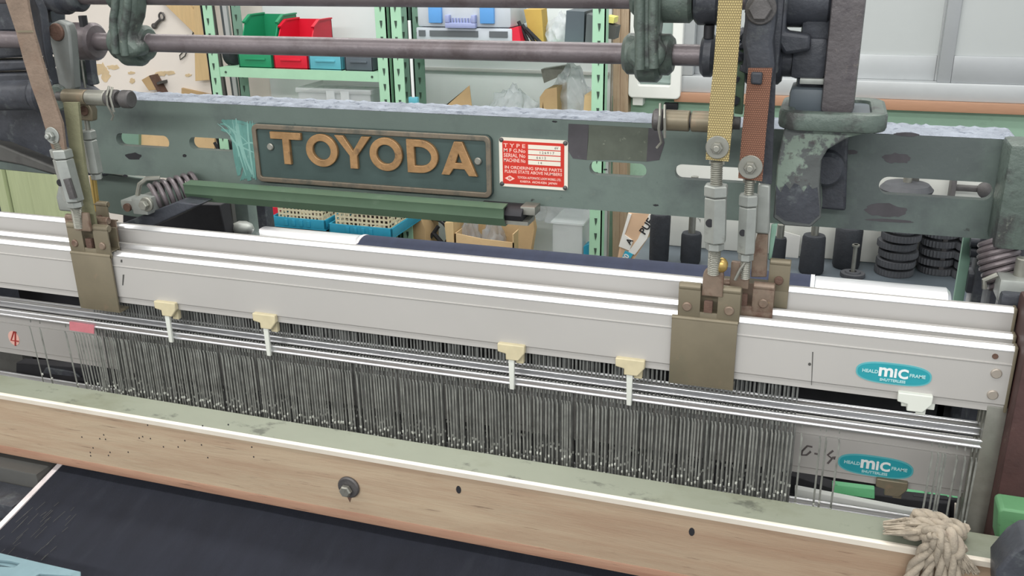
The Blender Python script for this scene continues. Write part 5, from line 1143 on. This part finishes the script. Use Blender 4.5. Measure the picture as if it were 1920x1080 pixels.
# ================================================================ left side of the loom
t = thing('left_side_frame', 'dark oily cast side frame of the loom at the left edge', 'loom frame', W(60, 300, Y=1.2))
m = MB(); m.pp([(-190, 150), (84, 140), (150, 185), (200, 330), (186, 332), (118, 325), (60, 300), (-60, 255), (-190, 270)], 1.19, .06); m.build('frame_web', 'cast', t, .004)
for k, (py0, py1) in enumerate(((60, 108), (112, 132), (136, 168))):
    m = MB(); m.pp([(-190, py0+8), (60, py0), (78, py1-2), (-190, py1+10)], 1.14-.0*k, .06-.012*(k % 2)); m.build('frame_rib', 'cast', t, .004)
m = MB(); m.pp([(-190, -60), (78, -60), (80, 62), (-190, 62)], 1.16, .05); m.build('frame_head', 'cast', t, .006)
m = MB(); m.pp([(-60, 262), (0, 272), (118, 320), (116, 332), (40, 310), (-60, 292)], 1.165, .05); m.build('lower_flange', 'darkmetal', t, .003)
m = MB(); m.pp([(-60, 292), (40, 308), (100, 328), (-60, 312)], 1.175, .04); m.build('lower_plate', 'beam', t, .002)
m = MB(); c = W(48, 182, Y=1.10); c2 = W(72, 178, Y=1.10); m.cyl((c.x-.06, 1.10, c.z), (c2.x, 1.10, c2.z), .022, n=26, b=.004); m.cyl((c2.x, 1.10, c2.z), (c2.x+.015, 1.10, c2.z), .026, n=26, b=.003); m.build('stub_shaft', 'cast', t)
m = MB(); m.pp([(-60, 176), (18, 168), (28, 188), (-60, 206)], 1.12, .01); m.build('pale_guide', 'zinc', t, .002)
m = MB(); m.box(W(-160, 300, Y=1.2).x-.08, W(-62, 300, Y=1.2).x, 1.1905, 1.2495, 0, 1.42, .006); m.build('frame_leg', 'cast', t)
t = thing('shaft_bearing_post', 'dark post with pale rod between the left lever and the cream wall', 'post', W(150, 150, Y=1.24))
m = MB(); m.pp([(128, 112), (160, 112), (172, 160), (134, 160)], 1.24, .02); m.build('post_web', 'cast_g', t, .002); m = MB(); m.pp([(158, 108), (168, 108), (174, 160), (164, 160)], 1.225, .014); m.build('post_edge', 'cast', t, .001); m = MB(); m.tube([W(152, 110, Y=1.22), W(157, 145, Y=1.22), W(160, 165, Y=1.22)], .0018, 6); m.build('pale_rod', 'steel', t)
tag(MB().pp([(112, 330), (138, 326), (150, 360), (136, 398), (110, 396), (104, 370)], 1.09, .014).build('lobed_weight', 'zinc', bev=.003), 'grey lobed steel plate behind the left silver turnbuckle', 'plate')
tag(MB().pp([(170, 322), (345, 345), (345, 400), (300, 415), (205, 400), (186, 380)], 1.235, .012).build('frame_panel', 'beam', bev=.002), 'green back panel below the beam behind the left spring', 'panel')
# uprights behind the left end of the warp roller
t = thing('roller_stand', 'grey green stand of posts behind the roller at left', 'stand', W(440, 410, Y=1.5))
for (a, b, y, mt) in ((415, 436, 1.52, 'darkmetal'), (441, 466, 1.46, 'beam'), (472, 498, 1.60, 'cast')):
    x0, x1 = W(a, 400, Y=y).x, W(b, 402, Y=y).x; MB().box(x0, x1, y, y+.03, .55, W(450, 330, Y=y).z, .003).build('post', mt, t)
m = MB(); c = W(455, 428, Y=1.44); m.ball(c, .018, (1.3, 1, .8)); m.build('bearing_cap', 'zinc', t); m = MB(); m.pp([(230, 380), (412, 384), (424, 445), (230, 445)], 1.40, .03); m.build('dark_bar', 'blacksteel', t, .002)

# ================================================================ foreground: sley cap, cloth, rope
YC = .82; CZ1 = .955; CZ0 = .8636; CX0, CX1 = -1.25, .2085
t = thing('sley_cap', 'bleached wooden sley cap with pale green metal top across the front', 'sley cap', (-.4, YC, CZ0))
m = MB(); m.prism([(CX0, CZ0), (.24, CZ0), (.24, CZ1-.004), (CX0, CZ1-.004)], 'y', YC, YC+.036); m.build('wooden_rail', 'wood', t, .003)
m = MB(); m.box(CX0, .239, YC-.0006, YC+.02, CZ0-.0006, CZ0+.0125, .002); m.build('lower_edge', 'wood_r', t)
m = MB(); m.prism([(CX0, YC+.003), (.1905, YC+.003), (.209, YC+.044), (CX0, YC+.046)], 'z', CZ1-.0038, CZ1); m.build('metal_top', 'capgreen', t, .0008)
m = MB(); m.prism([(YC-.0016, CZ1-.0065), (YC-.0016, CZ1-.0008), (YC, CZ1+.0006), (YC+.0028, CZ1+.0006), (YC+.0028, CZ1-.0042), (YC-.0002, CZ1-.0042), (YC-.0002, CZ1-.0065)], 'x', CX0, .1905); m.build('metal_edge', 'capedge', t)
c = W(655, 912, Y=YC); m = MB(); m.cyl((c.x, YC+.001, c.z), (c.x, YC-.004, c.z), .0135, n=26, b=.0015); w_ = m.build('bolt', 'steel_dark', t); m = MB(); m.cyl((c.x-.001, YC-.004, c.z-.002), (c.x-.001, YC-.011, c.z-.002), .0075, n=6, b=.0015); m.build('bolt_end', 'steel', w_)
m = MB(); m.pp([(650, 930), (660, 930), (656, 942)], YC-.0004, .0006); m.build('drip_stain', 'rust', t)
for px, py in ((860, 918), (1297, 997)): m = MB(); c = W(px, py, Y=YC); m.prism(ell(c.x, c.z, .003, .005, 10), 'y', YC-.0004, YC+.0004); m.build('knot_hole', 'blacksteel', t)
R = random.Random(12); m = MB()
for k in range(26): c = W(R.uniform(150, 480), R.uniform(795, 860)+.1*0, Y=YC); m.prism(ell(c.x, c.z, .0009, .0011, 7), 'y', YC-.0003, YC+.0004)
tag(m.build('speck', 'blacksteel', t), kind='stuff')

# reed lathes and dark guides seen below the lowered frame
tag(MB().box(-1.3, .20, .905, .93, .80, .868, .003).build('reed_guide', 'steel_dark'), 'dark steel guide bar low behind the sley cap', 'bar')
t = thing('guide_rail', 'white and mint green rail lying low behind the right heddles', 'rail', (.06, 1.18, .70))
def low_pp(px, Y, dep, mat, nm): m = MB(); m.pp(px, Y, dep); m.build(nm, mat, t, .001)
low_pp([(1490, 916), (1700, 957), (1760, 966), (1760, 985), (1490, 932)], 1.10, .01, 'white_box', 'white_strip')
low_pp([(1480, 890), (1560, 915), (1690, 935), (1780, 945), (1780, 985), (1690, 965), (1480, 925)], 1.12, .02, 'blacksteel', 'dark_rail')
low_pp([(1560, 908), (1640, 918), (1640, 936), (1560, 925)], 1.118, .01, 'brightgreen', 'green_strip')
low_pp([(1565, 938), (1640, 953), (1642, 964), (1565, 950)], 1.108, .01, 'brightgreen', 'green_strip')
low_pp([(1690, 925), (1850, 940), (1850, 1010), (1690, 985)], 1.135, .02, 'brightgreen', 'green_plate')
low_pp([(1712, 930), (1800, 938), (1800, 985), (1712, 975)], 1.128, .006, 'blacksteel', 'dark_plate')
for k, px in enumerate((1790, 1800)): low_pp([(px, 945), (px+4, 945), (px+2, 990), (px-2, 990)], 1.122, .004, 'capedge', 'thin_strip')
t = thing('temple_casting', 'dark slotted casting low behind the left heddles', 'casting', W(90, 690, Y=1.12))
low_pp([(30, 680), (160, 690), (175, 715), (30, 712)], 1.11, .02, 'blacksteel', 'casting_body'); low_pp([(85, 690), (140, 698), (150, 708), (80, 700)], 1.105, .008, 'cast', 'slotted_plate')
low_pp([(-20, 700), (80, 712), (80, 722), (-20, 710)], 1.09, .01, 'zinc', 'grey_bar'); low_pp([(-40, 655), (40, 660), (50, 720), (-40, 720)], 1.14, .02, 'darkmetal', 'side_plate')
tag(MB().box(-1.75, .3, 1.30, 1.33, .45, .955, .003).build('dark_backing', 'blacksteel'), 'black backing sheet added low behind all heald frames', 'plate')  # black sheet added to keep the gaps under the rails and between heddles dark

# cloth
CXL = -.9235
def clothpt(x, s): # s metres forward of y=.85
    y = .85-s; return (x, y, .8555-s*.245-.0*s)
bm = bmesh.new(); nx, ny = 90, 34; g = []
for i in range(nx+1):
    for j in range(ny+1):
        x = CXL+.004+(1.02)*i/nx; p = clothpt(x, .5*j/ny); w = .0012*math.sin(x*19+j*.3)+.0009*math.sin(x*47-j*.5)
        g.append(bm.verts.new((p[0], p[1], p[2]+w*min(1, j/5))))
for i in range(nx):
    for j in range(ny): a = i*(ny+1)+j; bm.faces.new((g[a], g[a+1], g[a+ny+2], g[a+ny+1]))
ext = bmesh.ops.extrude_face_region(bm, geom=bm.faces[:])
for v in ext['geom']:
    if isinstance(v, bmesh.types.BMVert): v.co.z -= .0012
t = thing('denim_cloth', 'dark indigo woven denim with white selvedge in front of the sley', 'cloth', (-.4, .7, .82))
m = MB(); m.bm(bm); m.build('cloth_sheet', 'cloth', t, ang=60)
a = clothpt(CXL, 0); b = clothpt(CXL, .5); m = MB(); m.add([(CXL-.0035, a[1], a[2]+.0012), (CXL+.0045, a[1], a[2]+.0012), (CXL+.0045, b[1], b[2]+.0012), (CXL-.0035, b[1], b[2]+.0012), (CXL-.0035, a[1], a[2]-.001), (CXL+.0045, a[1], a[2]-.001), (CXL+.0045, b[1], b[2]-.001), (CXL-.0035, b[1], b[2]-.001)], [(0, 1, 2, 3), (4, 5, 6, 7), (0, 1, 5, 4), (1, 2, 6, 5), (2, 3, 7, 6), (3, 0, 4, 7)]); m.build('selvedge', 'selvedge', t)
R = random.Random(5); m = MB()
for k in range(60):
    x = CXL+R.uniform(.02, .10); s = R.uniform(.07, .19); p = clothpt(x, s); q = clothpt(x+R.uniform(-.003, .0), s+R.uniform(.006, .02)); m.tube([(p[0], p[1], p[2]+.0026), (q[0], q[1], q[2]+.0026)], .00025, 4)
tag(m.build('loose_threads', 'darkmetal', t), kind='stuff')
# dark steps left of the cloth
t = thing('breast_beam', 'dark grey stepped metal beam left of the cloth edge', 'beam', (-1.05, .75, .8))
m = MB(); m.box(-1.3, CXL-.006, .80, .86, .74, .8555, .003); m.build('upper_step', 'darkmetal', t); m = MB(); m.box(-1.3, CXL-.006, .755, .799, .72, .835, .003); m.build('middle_step', 'cast', t); m = MB(); m.box(-1.3, CXL-.006, .66, .752, .70, .815, .003); m.build('lower_step', 'darkmetal', t)
# pale blue temple cover at the lower left corner
t = thing('temple_cover', 'pale blue slotted metal cover at the lower left corner', 'cover', W(60, 1070, Y=.66))
tz = .845
pts = [(-60, 1020), (0, 1040), (75, 1058), (150, 1075), (150, 1120), (-60, 1120)]
P2 = [(W(px, py, Z=tz).x, W(px, py, Z=tz).y) for px, py in pts]
h1 = [(W(px, py, Z=tz).x, W(px, py, Z=tz).y) for px, py in ((-30, 1048), (20, 1053), (40, 1058), (28, 1067), (-30, 1064))]
h2 = [(W(px, py, Z=tz).x, W(px, py, Z=tz).y) for px, py in ((62, 1084), (75, 1077), (138, 1081), (138, 1100), (62, 1100))]
vs, fs = outline([P2, h1, h2], .004, .001); m = MB(); m.add([(v[0], v[1], v[2]+tz) for v in vs], fs); m.build('cover_plate', 'templeblue', t)
m = MB(); m.prism([(p[0], p[1]) for p in P2[:4]]+[(p[0]+.0, p[1]-.012) for p in P2[:4][::-1]], 'z', tz-.02, tz-.0022); m.build('front_skirt', 'templeblue', t)

# rope knotted over the cap
t = thing('rope_tie', 'frayed cotton rope knotted over the right end of the sley cap', 'rope', W(1750, 1000, Y=YC))
def strand(pts, r, n=3, tw=5, name='rope_strand', mat='rope', fray=0):
    pts = [Vector(p) for p in pts]
    for _ in range(3):
        q = [pts[0]]
        for a, b in zip(pts[:-1], pts[1:]): q += [a*.75+b*.25, a*.25+b*.75]
        q.append(pts[-1]); pts = q
    m = MB(); K = len(pts)
    for s in range(n):
        out = []
        for k, p in enumerate(pts):
            d = (pts[min(k+1, K-1)]-pts[max(k-1, 0)]).normalized(); a = d.orthogonal().normalized(); c = d.cross(a); th = 2*PI*(s/n+tw*k/K); ref = Vector((0, -1, 0)); a = (ref-d*ref.dot(d)); a = a.normalized() if a.length > .2 else Vector((1, 0, 0)); c = d.cross(a)
            out.append(p+(a*math.cos(th)+c*math.sin(th))*r*.52)
        m.tube(out, r*.58, 7)
    return m.build(name, mat, t, ang=60)
zt = CZ1+.001
def top(px, py, h=.006): p = W(px, py, Z=zt+h); return p
def frt(px, py, o=.008): return W(px, py, Y=YC-o)
# lying part with brushed end
strand([top(1806, 998, .008), top(1775, 984, .009), top(1745, 972, .010), top(1718, 971, .011)], .0085, 3, 1.4)
strand([top(1800, 1000, .02), top(1770, 990, .021), top(1735, 980, .02), top(1715, 985, .016)], .0065, 3, 1.4)
R = random.Random(9); m = MB()
for k in range(46):
    u = R.uniform(-1, 1); a = top(1738+R.uniform(-6, 6), 988+10*u, .010+R.uniform(0, .012)); mid = top(1704+R.uniform(-6, 6), 988+16*u, .008+R.uniform(0, .016)); b = top(1668+R.uniform(-14, 14), 990+13*u+R.uniform(-3, 3), .004+R.uniform(0, .006)); m.tube([a, mid, b], [.0014, .0018, .0008], 5)
m.build('frayed_end', 'rope', t, ang=60)
strand([top(1700, 998, .008), top(1712, 1004, .014), top(1728, 998, .018), top(1744, 990, .016)], .006, 3, 1)
# knot
strand([top(1735, 1000, .010), frt(1738, 1004, .012), frt(1752, 998, .018), frt(1766, 1000, .016), top(1772, 998, .012)], .0068, 3, .9)
strand([top(1772, 985, .014), top(1776, 1000, .018), frt(1782, 1018, .012)], .0075, 3, .8)
# hanging strands
strand([frt(1745, 1006, .014), frt(1736, 1030, .012), frt(1716, 1062, .010), frt(1692, 1110, .010)], .0062, 3, 1.6)
strand([frt(1750, 1008, .016), frt(1750, 1035, .015), frt(1742, 1060, .012), frt(1730, 1105, .011)], .0052, 3, 1.6)
strand([frt(1748, 1000, .020), frt(1756, 1022, .020), frt(1765, 1050, .016), frt(1763, 1110, .014)], .0056, 3, 1.6)
strand([frt(1756, 1000, .021), frt(1772, 1026, .021), frt(1785, 1056, .017), frt(1794, 1110, .015)], .006, 3, 1.6)
strand([frt(1774, 1002, .016), frt(1788, 1020, .016), frt(1796, 1034, .014)], .0085, 3, .8)
m = MB()
for k in range(40):
    u = R.uniform(-1, 1); a = frt(1796+5*u, 1032, .010+R.uniform(0, .008)); mid = frt(1806+12*u, 1052, .009+R.uniform(0, .010)); b = frt(1815+20*u+R.uniform(-3, 3), 1074+R.uniform(-8, 4), .006+R.uniform(0, .008)); m.tube([a, mid, b], [.0016, .0018, .001], 5)
m.build('tassel', 'rope', t, ang=60)

# right edge: post, green bracket, dark casting
t = thing('dark_post', 'dark brown rust speckled post at the right edge beside the heald frames', 'post', W(1895, 800, Y=.98))
m = MB(); m.box(W(1895, 800, Y=.975).x, W(1990, 800, Y=.975).x, .975, 1.05, .45, W(1900, 588, Y=.975).z, .004); m.build('post', 'postbrown', t)
m = MB(); m.box(W(1885, 600, Y=1.0).x+.002, W(1990, 620, Y=1.0).x, 1.0505, 1.08, W(1890, 640, Y=1.0).z, W(1895, 582, Y=1.0).z, .004); m.build('top_block', 'cast', t)
tag(MB().pp([(1872, 958), (1880, 954), (1960, 966), (1960, 1045), (1868, 1020)], .90, .03).build('green_bracket', 'bracket_g', bev=.003), 'bright green painted bracket at the right edge behind the sley cap', 'bracket')
tag(MB().pp([(1868, 1072), (1900, 1035), (1925, 1020), (1990, 1025), (1990, 1130), (1868, 1130)], .78, .04).build('dark_casting', 'cast', bev=.003), 'dark grey casting in the lower right corner past the sley end', 'casting')
